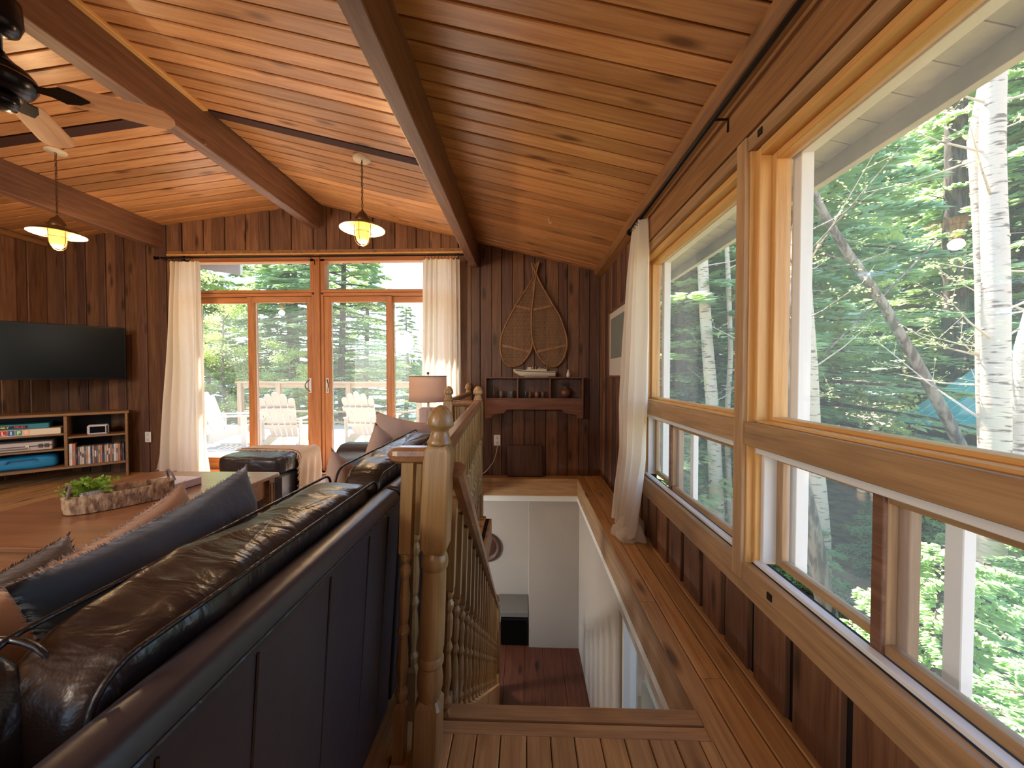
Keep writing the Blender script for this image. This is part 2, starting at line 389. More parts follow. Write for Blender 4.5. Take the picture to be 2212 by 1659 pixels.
# rafters: ridge beam and purlins running to the far wall
def beam(x0, x1, zb, zt, lab):
    g = G().prism([(x0, zb), (x1, zb), (x1, zt), (x0, zt)], 'y', YB, D)
    o = g.obj('ceiling_beam', M['beam'], bevel=.006); tag(o, lab, 'beam', kind='structure'); return o
beam(-2.402, -2.300, 2.768, RZ + .01, 'brown ridge beam running to the far wall above the ottoman')
b2 = beam(-.603, -.518, 2.316, zc(-.56) + .012, 'brown purlin beam with pale underside, nearest the stairs')
beam(-4.232, -4.122, 2.572, zc(-4.18) + .012, 'brown purlin beam nearest the television corner')
for sx in (1,):
    o = ebox('trim_1', -2.300, -2.262, YB, 2.72, RZ - .035, RZ - .012, M['goldy']); tag(o, kind='structure')
    o = ebox('trim_2', -2.300, -2.245, YB, 2.72, RZ - .012, RZ + .004, M['heady']); tag(o, kind='structure')
# dark strip in the board gap, its colour standing in for the recess shade
o = G().prism([(XL, zc(XL) + .0), (RX, RZ + .0), (-.6, zc(-.6) + .0), (-.6, zc(-.6) + .02), (RX, RZ + .02), (XL, zc(XL) + .02)], 'y', 2.745, 2.83).obj('trim_3', flat('seam_shade', (66, 34, 22), .8)); tag(o, kind='structure')
g = G().prism([(.765, zc(.765) - .03), (.79, zc(.79) - .045), (W, zc(W) - .05), (W, zc(W)), (.765, zc(.765))], 'y', YB, D)
o = g.obj('trim_4', M['heady']); tag(o, kind='structure')

# ------------------------------------------------------------ far wall
DX0, DX1, DZ = -3.90, -.74, 2.492
g = G().prism([(XL - .1, -.2), (DX0, -.2), (DX0, DZ), (DX1, DZ), (DX1, -.2), (W + .1, -.2), (W + .1, zc(W + .1) + .02), (RX, RZ + .02), (XL - .1, zc(XL - .1) + .02)], 'y', D, D + .12)
wf = g.obj('wall_far', M['dark']); tag(wf, kind='structure')
def board(x0, x1, z0, z1=None, dep=.02, mat='wall', yy=D, parent=None):
    za, zb_ = (zc(x0), zc(x1)) if z1 is None else (z1, z1)
    cx = (x0 + x1) / 2
    g = G().prism([(x0 - cx, z0), (x1 - cx, z0), (x1 - cx, zb_), (x0 - cx, za)], 'y', 0, -dep)
    g.obj('wall_board', M[mat], parent or wf, (cx, yy - .001, 0), bevel=.003, seg=1)
def run(x0, x1, z0, z1, widths, mats, ridge=True):
    x = x0; k = 0
    while x < x1 - .02:
        wd = min(widths[k % len(widths)], x1 - x)
        if x1 - x - wd < .03: wd = x1 - x
        xe = x + wd
        if z1 is None and x < RX < xe: xe = RX if RX - x > .04 else xe
        board(x + .002, xe - .002, z0, z1, (.018, .030)[k % 2], mats[k % len(mats)])
        x = xe; k += 1
run(DX0, DX1, 2.535, None, [.10, .15, .10, .15, .14, .10, .15, .13], ['wall'] * 5)
run(XL, DX0 - .005, 0, None, [.17, .09, .14, .1, .15, .09, .12, .1], ['wall', 'walld', 'wall', 'walld'])
run(DX1 + .005, W, 0, None, [.14, .1, .13, .11, .12, .13, .12, .12], ['wall', 'walld', 'walld', 'wall', 'walld'])
# head trim over the doors
o = ebox('trim_5', DX0 - .16, DX1 + .13, D - .05, D - .001, 2.488, 2.53, M['heady']); tag(o, kind='structure')
o = ebox('trim_6', DX0 - .16, DX1 + .13, D - .055, D - .035, 2.478, 2.492, M['goldy']); tag(o, kind='structure')

# ------------------------------------------------------------ patio doors with transoms
def pane(name, parent, x0, x1, y, z0, z1):
    G().box(x0, x1, y - .003, y + .003, z0, z1).obj(name, M['glass'], parent)
def door_unit(nm, xa, xb, slide_right):
    """xa..xb outer jambs; slide_right: sliding leaf on the +x side"""
    t = empty(nm, (0, 0, 0)); tag(t, kind='structure')
    ya, yb = D + .005, D + .105
    for s, x in ((0, xa), (1, xb)):
        ebox('jamb', x if not s else x - .032, x + .032 if not s else x, ya, yb, 0, 2.04, M['doorz'], t)
    ebox('head_rail', xa + .032, xb - .032, ya, yb, 2.025, 2.058, M['doorx'], t)
    ebox('threshold', xa, xb, ya, yb, 0, .03, M['doorx'], t)
    mid = (xa + xb) / 2
    for leaf in (0, 1):
        x0, x1 = (xa + .032, mid + .03) if leaf == 0 else (mid - .04, xb - .032)
        front = (leaf == 1) == slide_right
        y0 = ya + .012 if front else ya + .055; y1 = y0 + .038
        sw = .068
        ebox('leaf_stile', x0, x0 + sw, y0, y1, .035, 2.02, M['doorz'], t)
        ebox('leaf_stile', x1 - sw, x1, y0, y1, .035, 2.02, M['doorz'], t)
        ebox('leaf_rail', x0 + sw, x1 - sw, y0, y1, 1.955, 2.02, M['doorx'], t)
        ebox('leaf_rail', x0 + sw, x1 - sw, y0, y1, .035, .16, M['doorx'], t)
        pane('door_pane', t, x0 + sw, x1 - sw, y0 + .02, .16, 1.955)
        ym = y0 + .03
        for q in (x0 + sw, x1 - sw - .012): G().box(q, q + .012, y1, y1 + .006, .16, 1.955).obj('white_screen_edge', M['vinyl'], t)
        if front:
            hx = x1 - .034 if slide_right else x0 + .034
            h = G().box(hx - .016, hx + .016, y0 - .012, y0, .92, 1.09)
            hp = h.obj('handle', M['white'], t, bevel=.004)
            sgn = -1 if slide_right else 1
            pts = [(hx, y0 - .012, .935)] + [(hx + sgn * .034 * sin(pi * k / 8), y0 - .02 - .03 * sin(pi * k / 8), .935 + .14 * k / 8) for k in range(1, 8)] + [(hx, y0 - .012, 1.075)]
            G().tube(pts, .006, 6).obj('grip', M['chrome'], hp, smooth=True)
    # transom
    ebox('transom_rail', xa, xb, ya, yb, 2.062, 2.095, M['doorx'], t)
    ebox('transom_stile', xa, xa + .05, ya, yb, 2.095, 2.44, M['doorz'], t)
    ebox('transom_stile', xb - .05, xb, ya, yb, 2.095, 2.44, M['doorz'], t)
    ebox('transom_head', xa, xb, ya, yb, 2.415, 2.485, M['doorx'], t)
    pane('transom_pane', t, xa + .05, xb - .05, ya + .05, 2.095, 2.415)
    return t
door_unit('door_1', DX0 + .01, -2.386, True)
door_unit('door_2', -2.318, DX1 - .01, False)
o = ebox('trim_7', -2.383, -2.321, D - .012, D + .11, 0, 2.485, M['doorz']); tag(o, kind='structure')
o['label'] = 'knotty orange post between the two patio doors'

# ------------------------------------------------------------ right wall with window openings
WY0, WY1 = .34, 2.835; WZ0, WZ1 = .40, 1.965
g = G()
wr_pts = [(YB, -.2), (D + .0, -.2), (D, zc(W) + .02), (YB, zc(W) + .02)]
g.box(W, W + .1, YB, WY0, -.2, 2.28); g.box(W, W + .1, WY1, D, -.2, 2.28)
g.box(W, W + .1, WY0, WY1, -.2, WZ0 - .03); g.box(W, W + .1, WY0, WY1, WZ1 + .02, 2.28)
wr = g.obj('wall_right', M['dark']); tag(wr, kind='structure')
def rboard(y0, y1, z0, z1, dep, mat):
    cy = (y0 + y1) / 2
    G().box(-dep, 0, y0 - cy, y1 - cy, z0, z1).obj('wall_board', M[mat], wr, (W - .001, cy, 0), bevel=.003, seg=1)
for i, yc in enumerate((.6, .81, 1.02, 1.24, 1.447, 1.65, 1.85, 2.07, 2.28, 2.48, 2.63)):
    nx = (.81, 1.02, 1.24, 1.447, 1.65, 1.85, 2.07, 2.28, 2.48, 2.63, 2.78)[i]
    rboard(yc + .02, nx - .018, 0, .30, .022, 'wall')
rboard(YB, .58, 0, .30, .022, 'wall')
y = 2.80; k = 0
while y < D - .05:
    wd = (.13, .035)[k % 2]; ye = min(y + wd, D - .02)
    if k % 2 == 0: rboard(y, ye, 0, 2.2, .022, ('wall', 'walld')[(k // 2) % 2])
    else: rboard(y, ye, 0, 2.2, .004, 'walld')
    y = ye; k += 1
rboard(YB, WY0 - .05, .3, 2.2, .02, 'wall')
def strim(nm, *a, lab=None, **k):
    o = ebox(nm, *a, **k); tag(o, lab, kind='structure'); return o
strim('trim_8', .832, W, YB, 2.86, 2.02, 2.205, M['heady'], lab='knotty header board above the side windows')
strim('trim_9', .842, W, .2, 2.84, 1.962, 2.018, M['trimy'])
strim('trim_10', .834, W, 1.497, 1.558, .334, 2.018, M['trimz'], lab='flat oak post strip between the two side windows')
strim('trim_11', .842, W, .2, 2.835, .282, .402, M['trimy'], lab='oak apron board below the side windows')
# square nail holes
for yy, zz in ((1.42, 1.99), (1.33, .36)):
    G().box(-.004, .002, -.012, .012, -.012, .012).obj('bolt_hole', M['dark'], wr, (.842 if zz < 1 else .842, yy, zz))
def side_window(nm, y0, y1, split):
    t = empty(nm); tag(t, kind='structure')
    xg = .95
    def e(n, a, b, c, d, z0, z1, m): return ebox(n, a, b, c, d, z0, z1, M[m], t)
    # outer casing and sash of the upper light
    e('casing', .85, .875, y1 - .002, y1 + .02, .40, 1.965, 'goldz')
    e('frame', .868, .93, y0, y0 + .03, .95, 1.96, 'goldz'); e('frame', .868, .93, y1 - .03, y1, .95, 1.96, 'goldz')
    e('frame', .868, .93, y0 + .03, y1 - .03, 1.932, 1.962, 'goldy')
    e('frame', .868, .93, y0 + .03, y1 - .03, .944, .953, 'goldy')
    e('sash', .912, .968, y0 + .03, y0 + .052, .953, 1.932, 'goldz'); e('sash', .912, .968, y1 - .052, y1 - .03, .953, 1.932, 'goldz')
    e('sash', .912, .968, y0 + .052, y1 - .052, 1.906, 1.932, 'goldy'); e('sash', .912, .968, y0 + .052, y1 - .052, .953, .966, 'goldy')
    G().box(xg - .003, xg + .003, y0 + .052, y1 - .052, .966, 1.906).obj('pane', M['glass2'], t)
    # middle rail
    e('middle_rail', .842, .93, y0 - .03 if y0 < 1 else y0, y1 + .012, .856, .944, 'trimy')
    # lower sliding pair
    e('frame', .875, .975, y0, y0 + .016, .402, .856, 'goldz'); e('frame', .875, .975, y1 - .016, y1, .402, .856, 'goldz')
    e('track', .872, .935, y0 + .016, y1 - .016, .826, .85, 'vinyl'); e('track', .872, .9, y0 + .016, y1 - .016, .404, .418, 'vinyl')
    e('side_track', .895, .945, y1 - .034, y1 - .016, .41, .83, 'vinyl')
    for (a, b, xx) in ((split, y1 - .034, .955), (y0 + .016, split + .06, .925)):
        e('sash', xx - .014, xx + .014, a, a + .034, .412, .828, 'trimz'); e('sash', xx - .014, xx + .014, b - .034, b, .412, .828, 'trimz')
        e('sash', xx - .014, xx + .014, a + .034, b - .034, .412, .44, 'trimy'); e('sash', xx - .014, xx + .014, a + .034, b - .034, .80, .828, 'trimy')
        G().box(xx - .003, xx + .003, a + .034, b - .034, .44, .80).obj('pane', M['glass2'], t)
    e('pull_strip', .9, .912, split + .026, split + .058, .412, .826, 'beam')
    # white painted outside casing
    for (a, b) in ((y0 + .02, y0 + .075), (y1 - .075, y1 - .03)):
        e('outside_casing', .985, 1.03, a, b, .38, 1.95, 'white')
    e('outside_casing', .985, 1.03, y0, y1, 1.915, 1.96, 'white')
    e('outside_mullion', 1.0, 1.03, split - .06, split - .02, .38, .9, 'white')
    return t
side_window('window_1', 1.565, 2.832, 2.36)
side_window('window_2', .345, 1.492, .96)

# soffit and fascia outside the side windows
g = G().prism([(.97, zc(.97) + .0), (1.40, zc(1.40)), (1.40, zc(1.40) + .02), (.97, zc(.97) + .02)], 'y', YB, D + .55)
sof = g.obj('soffit', M['dark']); tag(sof, 'white painted roof soffit outside the side windows', 'soffit', kind='structure')
y = -1.2
while y < D + .5:
    L_ = hypot(.43, zc(1.4) - zc(.97)); g = G().prism([(0, -.008), (.134, -.008), (.134, .0), (0, .0)], 'x', 0, L_)
    g.obj('soffit_board', M['soffit'], sof, (.97, y, zc(.97)), (0, -atan2(zc(1.4) - zc(.97), .43), 0)); y += .139
fas = ebox('fascia', 1.40, 1.44, YB, D + .6, 2.03, 2.2, M['soffit']); tag(fas, 'weathered grey-white fascia board along the eave', 'fascia', kind='structure')
# white painted gable overhang seen through the left transom
g = G().prism([(-4.6, 2.46), (-3.45, 2.46), (-3.45, 2.36), (-4.6, 2.62 - .32)], 'y', 4.75, 4.80)
g = G().add([(-4.9, 4.45, 2.60), (-3.84, 5.1, 2.78), (-3.84, 5.1, 2.47), (-4.9, 4.45, 2.56), (-4.9, 4.5, 2.62), (-3.84, 5.15, 2.80), (-3.84, 5.15, 2.49), (-4.9, 4.5, 2.58)],
            [(0, 1, 2, 3), (7, 6, 5, 4), (0, 4, 5, 1), (1, 5, 6, 2), (2, 6, 7, 3), (3, 7, 4, 0)])
o = g.obj('eave_board', M['white']); tag(o, 'white eave board outside the left transom', 'eave', kind='structure')

# ------------------------------------------------------------ left and back walls (the rest of the room)
g = G().box(XL - .1, XL, YB, D, -.2, zc(XL) + .05); wl = g.obj('wall_left', M['dark']); tag(wl, kind='structure')
y = D - .02
k = 0
while y > 1.6:
    wd = (.17, .1, .14, .09)[k % 4]
    cy = y - wd / 2
    G().box(0, (.03, .018)[k % 2], -wd / 2 + .002, wd / 2 - .002, 0, zc(XL)).obj('wall_board', M['wall'], wl, (XL, cy, 0), bevel=.003, seg=1)
    y -= wd; k += 1
G().box(0, .02, YB - .0, y, 0, zc(XL)).obj('wall_panel', M['wall'], wl, (XL, 0, 0))
g = G()
BZ0, BZ1 = .35, 2.15
g.box(XL, W, YB - .1, YB, -.2, BZ0); g.box(XL, W, YB - .1, YB, BZ1, 3.1)
for a, b in ((XL, XL + .4), (-3.4, -3.1), (-1.3, W)): g.box(a, b, YB - .1, YB, BZ0, BZ1)
wb = g.obj('wall_back', M['walld']); tag(wb, kind='structure')
for i, (a, b) in enumerate(((XL + .4, -3.4), (-3.1, -1.3))):  # unseen windows, put in so sky light fills the room from behind
    t = empty('window_%d' % (i + 3)); tag(t, kind='structure')
    G().box(a, b, YB - .06, YB - .054, BZ0, BZ1).obj('pane', M['glass'], t)
    ebox('window_frame', a, a + .06, YB - .09, YB - .02, BZ0, BZ1, M['goldz'], t); ebox('window_frame', b - .06, b, YB - .09, YB - .02, BZ0, BZ1, M['goldz'], t)
o = ebox('trim_12', XL + .03, XL + .07, YB, D - .03, zc(XL) - .06, zc(XL) - .005, M['heady']); tag(o, kind='structure')

# ------------------------------------------------------------ stairwell below
LZ = -1.9
lf = G().box(-2.6, .62, .6, 4.9, LZ - .1, LZ).obj('floor_lower', M['dark']); tag(lf, kind='structure')
o = G().box(XL - .1, .8, 4.28, 5.0, -.24, -.2).box(XL - .1, -.62, .4, 4.3, -.24, -.2).obj('ceiling_lower', M['plaster']); tag(o, kind='structure')  # slab added to keep stray sun out of the stairwell
o = G().prism([(.5, LZ - .1), (5.0, LZ - .1), (5.0, -.2), (4.5, -.2), (4.5, LZ + .3), (1.2, LZ + .3), (1.2, -.2), (.5, -.2)], 'x', -2.72, -2.6).obj('wall_stair_left', M['plaster']); tag(o, kind='structure')  # unseen wall added against stray sun, left open in the middle for daylight
o = G().box(-2.72, .72, .48, .6, LZ - .1, -.2).obj('wall_stair_near', M['plaster']); tag(o, kind='structure')
l = bpy.data.lights.new('lower_fill_light', 'POINT'); l.energy = 14; l.color = (1, .95, .9); l.shadow_soft_size = .12  # fill light added to brighten the dark stairwell
lo = bpy.data.objects.new('lower_fill_light', l); COL.objects.link(lo); lo.location = (-1.5, 3.3, -.5)
ll = empty('lower_fill_lamp', (-1.5, 3.3, -.24)); tag(ll, 'unseen round white lamp added to brighten the lower room', 'lamp'); G().lathe([(.05, -.1), (.12, -.07), (.14, -.01), (.14, 0)], 20).obj('globe', M['white'], ll, smooth=True)
x = -2.6; k = 0
M['lowf'] = wood('red_brown_floor', (104, 58, 40), (72, 38, 28), 'y', .5, .14, .9)
while x < .6:
    wd = min(.2, .605 - x); plank_y(0, wd - .002, 0, 4.28, -.02, .006).obj('plank', M['lowf'], lf, (x, .6, LZ + .006)); x += .2
g = G().box(.05, .72, 4.2, 4.6, LZ, -.25); g.box(.05, .08, 4.2, 4.62, LZ, -.25)
o = G().prism([(-2.6, 4.62), (.05, 4.62), (.05, 4.2), (.72, 4.2), (.72, 4.75), (-2.6, 4.75)], 'z', LZ, -.2).obj('wall_stair_far', M['plaster']); tag(o, kind='structure')
# right wall of the stairwell with a glazed door opening
g = G().box(.6, .72, 2.425, 4.2, LZ, -.23).box(.6, .72, .6, 1.15, LZ, -.23)
g = G().prism([(.6, LZ), (1.15, LZ), (1.15, -.36), (2.425, -.36), (2.425, LZ), (4.2, LZ), (4.2, -.23), (.6, -.23)], 'x', .6, .72)
o = g.obj('wall_stair_right', M['plaster']); tag(o, kind='structure')
t = empty('door_3'); tag(t, kind='structure')
ebox('door_frame', .62, .7, 2.385, 2.425, LZ, -.36, M['white'], t); ebox('door_frame', .62, .7, 1.15, 1.19, LZ, -.36, M['white'], t)
G().box(.655, .661, 1.19, 2.385, LZ + .05, -.36).obj('pane', M['glass'], t); ebox('sill', .6, .74, 1.15, 2.425, LZ, LZ + .05, M['white'], t)
o = G()
pw = empty('porch_screen', (1.25, 0, 0)); tag(pw, 'white painted board screen outside the lower stair door', 'screen')
for k in range(9):
    y0 = 1.0 + k * .33; ebox('panel', 0, .03, y0, y0 + .322, -2.4, -.3, M['white'], pw)
ebox('base_board', -.03, 0, 1.0, 3.97, -2.4, -2.05, M['deck'], pw)
# treads, risers, stringer
st = empty('staircase', (0, 1.27, 0)); tag(st, 'pine staircase going down beside the turned railing', 'stairs', kind='structure')
for k in range(1, 10):
    y0 = (k - 1) * .213; z = -.19 * k
    ebox('tread', OX0 + .03, OX1 - .0, y0 - .0, y0 + .222, z - .035, z, M['floorx'], st)
    ebox('riser', OX0 + .03, OX1 - .0, y0 + .200, y0 + .212, z - .19, z - .035, M['floorx'], st)
g = G().prism([(-.02, -.28), (1.9, -1.895), (2.3, -1.895), (2.3, -1.80), (-.02, -.02)], 'x', -.255, -.225)
g.obj('stringer', M['floor'], st)

# heater box and round mirror below
hb = empty('wall_heater', (-.12, 4.36, LZ)); tag(hb, 'black heater box at the foot of the stairwell wall', 'heater')
ebox('body', -.145, .155, -.14, .24, .008, .30, M['blackm'], hb, .006); ebox('surround', -.19, .165, -.1, .255, .3, .36, flat('grey_panel', (120, 116, 112), .7), hb, .004)
for k in range(5): ebox('grille_bar', -.12, .13, -.146, -.14, .05 + k * .05, .06 + k * .05, M['blackm'], hb, 0)
rm = empty('round_mirror', (-.46, 4.60, -.965)); tag(rm, 'round mirror in a dark wooden ring on the stairwell wall', 'mirror')
G().tube([(.15 * cos(2 * pi * k / 32), 0, .15 * sin(2 * pi * k / 32)) for k in range(32)], .026, 8, True).obj('ring_frame', M['walld'], rm, smooth=True)
G().add([(.15 * cos(2 * pi * k / 32), .005, .15 * sin(2 * pi * k / 32)) for k in range(32)] , [tuple(range(32))]).obj('mirror_glass', flat('mirror_glass', (225, 230, 232), .03, 1), rm)
# ------------------------------------------------------------ railing
def turned(h, r, hb_, ht):
    """baluster profile: square foot hb_, turned middle, square head ht"""
    z0, z1 = hb_, h - ht; n = z1 - z0
    P = [(r * .95, z0), (r * .55, z0 + .012), (r * .95, z0 + .03), (r * 1.0, z0 + .045), (r * .6, z0 + .06), (r * .62, z0 + .075), (r * .95, z0 + .12), (r * .8, z0 + .17),
         (r * .6, z0 + .2), (r * .98, z0 + .222), (r * .6, z0 + .245), (r * .78, z0 + .26), (r * .9, z0 + .32), (r * .62, z1 - .08),
         (r * .95, z1 - .062), (r * .98, z1 - .05), (r * .55, z1 - .035), (r * .9, z1 - .02), (r * .92, z1 - .008), (r * .6, z1)]
    return P
def baluster_mesh(h, s=.017, hb_=.16, ht=.26):
    g = G(); c = .006
    def sq(z0, z1, a, b):
        g.add([(-s, -s, z0), (s, -s, z0), (s, s, z0), (-s, s, z0), (-s, -s, z1), (s, -s, z1), (s, s, z1), (-s, s, z1)],
              [(3, 2, 1, 0), (4, 5, 6, 7), (0, 1, 5, 4), (1, 2, 6, 5), (2, 3, 7, 6), (3, 0, 4, 7)])
    sq(0, hb_, 0, 0); sq(h - ht, h, 0, 0)
    g.lathe(turned(h, s * 1.08, hb_, ht), 10)
    # pyramidal shoulders
    for z, dz in ((hb_, .014), (h - ht, -.014)):
        k = s * .6
        g.add([(-s, -s, z), (s, -s, z), (s, s, z), (-s, s, z), (-k, -k, z + dz), (k, -k, z + dz), (k, k, z + dz), (-k, k, z + dz)],
              [(0, 1, 5, 4), (1, 2, 6, 5), (2, 3, 7, 6), (3, 0, 4, 7), (4, 5, 6, 7)])
    return g.mesh('baluster')
def newel(parent, loc, h, s=.038, zb=0, base=.19, head=(.62, .925), fin=.038, lean=0, extra=0):
    g = G()
    def sq(z0, z1, ch0, ch1):
        c = .007
        k = s - c
        pts = [(-k, -s), (k, -s), (s, -k), (s, k), (k, s), (-k, s), (-s, k), (-s, -k)]
        vs = []
        for z, q in ((z0, ch0), (z0 + (.02 if ch0 < 1 else 0), 1), (z1 - (.02 if ch1 < 1 else 0), 1), (z1, ch1)):
            vs += [(p[0] * q, p[1] * q, z) for p in pts]
        fs = [tuple(range(7, -1, -1)), tuple(range(24, 32))]
        for i in range(3):
            for j in range(8): fs.append((i * 8 + j, i * 8 + (j + 1) % 8, (i + 1) * 8 + (j + 1) % 8, (i + 1) * 8 + j))
        g.add(vs, fs)
    sq(zb - extra, base, 1, .72); sq(head[0], head[1], .8, .72)
    a, b = base, head[0]; r = s
    g.lathe([(r * .74, a - .01), (r * .86, a + .004), (r * .98, a + .03), (r * .99, a + .055), (r * .88, a + .085), (r * .84, a + .092), (r * .99, a + .10), (r * .99, a + .112), (r * .86, a + .122),
             (r * .97, a + .15), (r * .97, (a + b) / 2), (r * .9, b - .06), (r * .88, b - .05), (r * 1.0, b - .042), (r * 1.02, b - .028), (r * .98, b - .014), (r * .86, b - .006), (r * .7, b + .005)], 24)
    z = head[1]; q = fin
    o = g.obj('newel_post', M['railz'], parent, loc); smooth_by_angle(o, 30)
    f = G().lathe([(q * .92, z - .002), (q * .95, z + .006), (q * .80, z + .014), (q * .72, z + .026), (q * .62, z + .036), (q * .66, z + .042), (q * .98, z + .052),
                   (q * 1.0, z + .058), (q * .97, z + .07), (q * .85, z + .085), (q * .62, z + .1), (q * .32, z + .109), (q * .05, z + .112)], 24)
    f.obj('finial', M['railz'], o, smooth=True)
    return o
rail_prof = [(-.03, .0), (-.026, -.016), (-.012, -.026), (.012, -.026), (.026, -.016), (.03, 0), (.027, .013), (.015, .022), (-.015, .022), (-.027, .013)]
def rail_bar(p, q, cap0=False):
    """handrail from p to q (top centre), moulded section"""
    p, q = Vector(p), Vector(q); d = (q - p).normalized(); s_ = d.cross(Vector((0, 0, 1))).normalized(); u = s_.cross(d)
    g = G(); n = len(rail_prof); rings = []
    steps = [(0, 1)]
    L_ = (q - p).length
    seq = ([(0, .25), (.008, .6), (.02, .85), (.035, 1)] if cap0 else [(0, 1)]) + [(L_, 1)]
    for t_, k in seq:
        rings.append([p + d * t_ + s_ * a * k + u * b * k for a, b in rail_prof])
    vs = [v for r_ in rings for v in r_]; fs = [tuple(range(n - 1, -1, -1)), tuple(range((len(rings) - 1) * n, len(rings) * n))]
    for i in range(len(rings) - 1):
        for j in range(n): fs.append((i * n + j, i * n + (j + 1) % n, (i + 1) * n + (j + 1) % n, (i + 1) * n + j))
    g.add(vs, fs); return g
ra = empty('stair_railing', (0, 0, 0)); tag(ra, 'golden pine railing with turned balusters around the stair opening', 'railing')
n1 = newel(ra, (-.285, 1.09, 0), 1.03, head=(.615, .925), base=.19); n1.rotation_euler = (0, radians(2.6), 0)
n2 = newel(ra, (-.366, 3.02, 0), 1.03, extra=.35)
n3 = newel(ra, (-.60, 3.02, 0), 1.03)
n4 = newel(ra, (-.62, 4.24, 0), 1.03, s=.036)
RZT = .90
def tx(y): return -.245 + (-.366 + .245) * (y - 1.09) / 1.93
rail_bar((tx(1.13), 1.13, RZT), (-.366, 2.98, RZT)).obj('handrail', M['raily'], ra, smooth=False)
rail_bar((-.40, 3.02, RZT), (-.565, 3.02, RZT)).obj('handrail', M['raily'], ra)
rail_bar((-.60, 3.06, RZT + .015), (-.62, 4.2, RZT + .015)).obj('handrail', M['raily'], ra)
rail_bar((-.39, 1.085, RZT - .005), (-.27, 1.085, RZT - .005), True).obj('handrail', M['raily'], ra)
bm_ = baluster_mesh(.875)
def bal(x, y, z=0, me=bm_, lean=0):
    o = link('baluster', me, M['railz'], ra, (x, y, z)); o.rotation_euler = (0, lean, 0); return o
bal(-.365, 1.085, 0, lean=radians(2.3)); bal(-.372, 1.225, 0, lean=radians(1.8))
for k in range(14):
    y = 1.36 + k * .122
    f = 1 - k / 14
    bal(tx(y) - .035 * f, y, 0, lean=radians(2.2) * f)
for k in range(1, 9): bal(-.60 - .002 * k, 3.06 + k * .128)
for k in range(1, 2): bal(-.485, 3.02)
# stair handrail, its newel and raking balusters
sr = ra
g = rail_bar((-.205, 1.12, .845), (-.27, 3.57, -1.05)); g.obj('handrail', M['raily'], sr)
n5 = newel(sr, (-.27, 3.60, LZ), .9, head=(.6, .83), s=.036)
sb = baluster_mesh(.86, .0165, .14, .3)
for k in range(18):
    y = 1.24 + k * .129; f = (y - 1.12) / 2.45
    ztop = .845 - 1.895 * f - .03
    o = link('baluster', sb, M['railz'], sr, (-.235 - .03 * f - .032 * (1 - f), y, ztop - .86)); o.rotation_euler = (0, radians(2.2) * (1 - f), 0)

# ------------------------------------------------------------ sofa
def cushion_fn(cx, cy, cz, a, b, c, p=4.5, wr=.006, seed=0, fr=(7, 7, 7), nu=56, nv=28):
    """superellipsoid block with wrinkles"""
    g = G()
    def f(u, v):
        th = 2 * pi * u; ph = -pi / 2 + pi * v
        def se(k, e): return math.copysign(abs(k) ** (2 / e), k)
        x = se(cos(ph), p) * se(cos(th), p); y = se(cos(ph), p) * se(sin(th), p); z = se(sin(ph), p)
        n_ = Vector((x / a, y / b, z / c)).normalized()
        d = noise.noise(Vector((x * a * fr[0] + seed, y * b * fr[1], z * c * fr[2]))) * wr
        d += noise.noise(Vector((x * a * fr[0] * 2.2 + seed, y * b * fr[1] * 2.4, z * c * fr[2] * 2))) * wr * .5
        return (cx + x * a + n_.x * d, cy + y * b + n_.y * d, cz + z * c + n_.z * d)
    g.grid(f, nu, nv, True); return g
def rrect(a, b, r, n=5):
    pts = []
    for (sx, sy, a0) in ((1, 1, 0), (-1, 1, pi / 2), (-1, -1, pi), (1, -1, 3 * pi / 2)):
        for k in range(n + 1):
            t = a0 + pi / 2 * k / n; pts.append((sx * (a - r) + r * cos(t), sy * (b - r) + r * sin(t)))
    return pts
def sofa_unit(parent, y0, y1, seams=(), near=False):
    """back frame, leaning outwards at the top; seat platform"""
    L_ = y1 - y0
    sec = [(-.500, .02), (-.500, .60), (-.502, .69), (-.485, .735), (-.45, .752), (-.418, .745), (-.403, .722), (-.405, .69), (-.45, .02)]
    g = G().prism(sec, 'y', y0, y1)
    o = g.obj('back_frame', M['leatherb'], parent, bevel=.008, seg=3); smooth_by_angle(o, 45)
    for yy in seams:
        G().tube([(-.4025, yy, .70), (-.4275, yy, .36), (-.4515, yy, .03)], .0022, 5).obj('seam', M['piping'], parent)
    G().tube([(-.402, y0, .715), (-.402, y1, .715)], .003, 5).obj('top_seam', M['piping'], parent)
    ebox('seat_base', -1.28, -.5, y0, y1, .06, .30, M['leatherb'], parent, .02)
    g = cushion_fn(-.93, (y0 + y1) / 2, .375, .37, L_ / 2 - .004, .085, 7, .006, y0 * 9); g.obj('seat_cushion', M['leather'], parent, smooth=True)
    for xx in (-1.2, -.56):
        for yy in (y0 + .06, y1 - .06): G().box(xx - .025, xx + .025, yy - .025, yy + .025, 0, .06).obj('foot', M['blackm'], parent)
def back_cushion(parent, y0, y1, seed, top=.838, name='back_cushion'):
    cy = (y0 + y1) / 2; b = (y1 - y0) / 2 - .003
    g = cushion_fn(0, 0, 0, .082, b, .235, 6.5, .016, seed, (9, 7, 6), 110, 46)
    M_ = Matrix.Translation((-.585, cy, top - .24)) @ Matrix.Rotation(radians(7), 4, 'Y')
    g.v = [tuple(M_ @ Vector(v)) for v in g.v]
    o = g.obj(name, M['leather'], parent, smooth=True)
    # piping loops round both big faces
    for sx in (-1, 1):
        pts = []
        for (a, b2_) in rrect(b - .004, .225, .05, 6):
            wv = .004 * noise.noise(Vector((a * 8, b2_ * 8, seed + sx)))
            pts.append(M_ @ Vector((sx * .076 + wv, a, b2_ + wv)))
        G().tube(pts, .0042, 6, True).obj('piping', M['piping'], o, smooth=True)
    return o
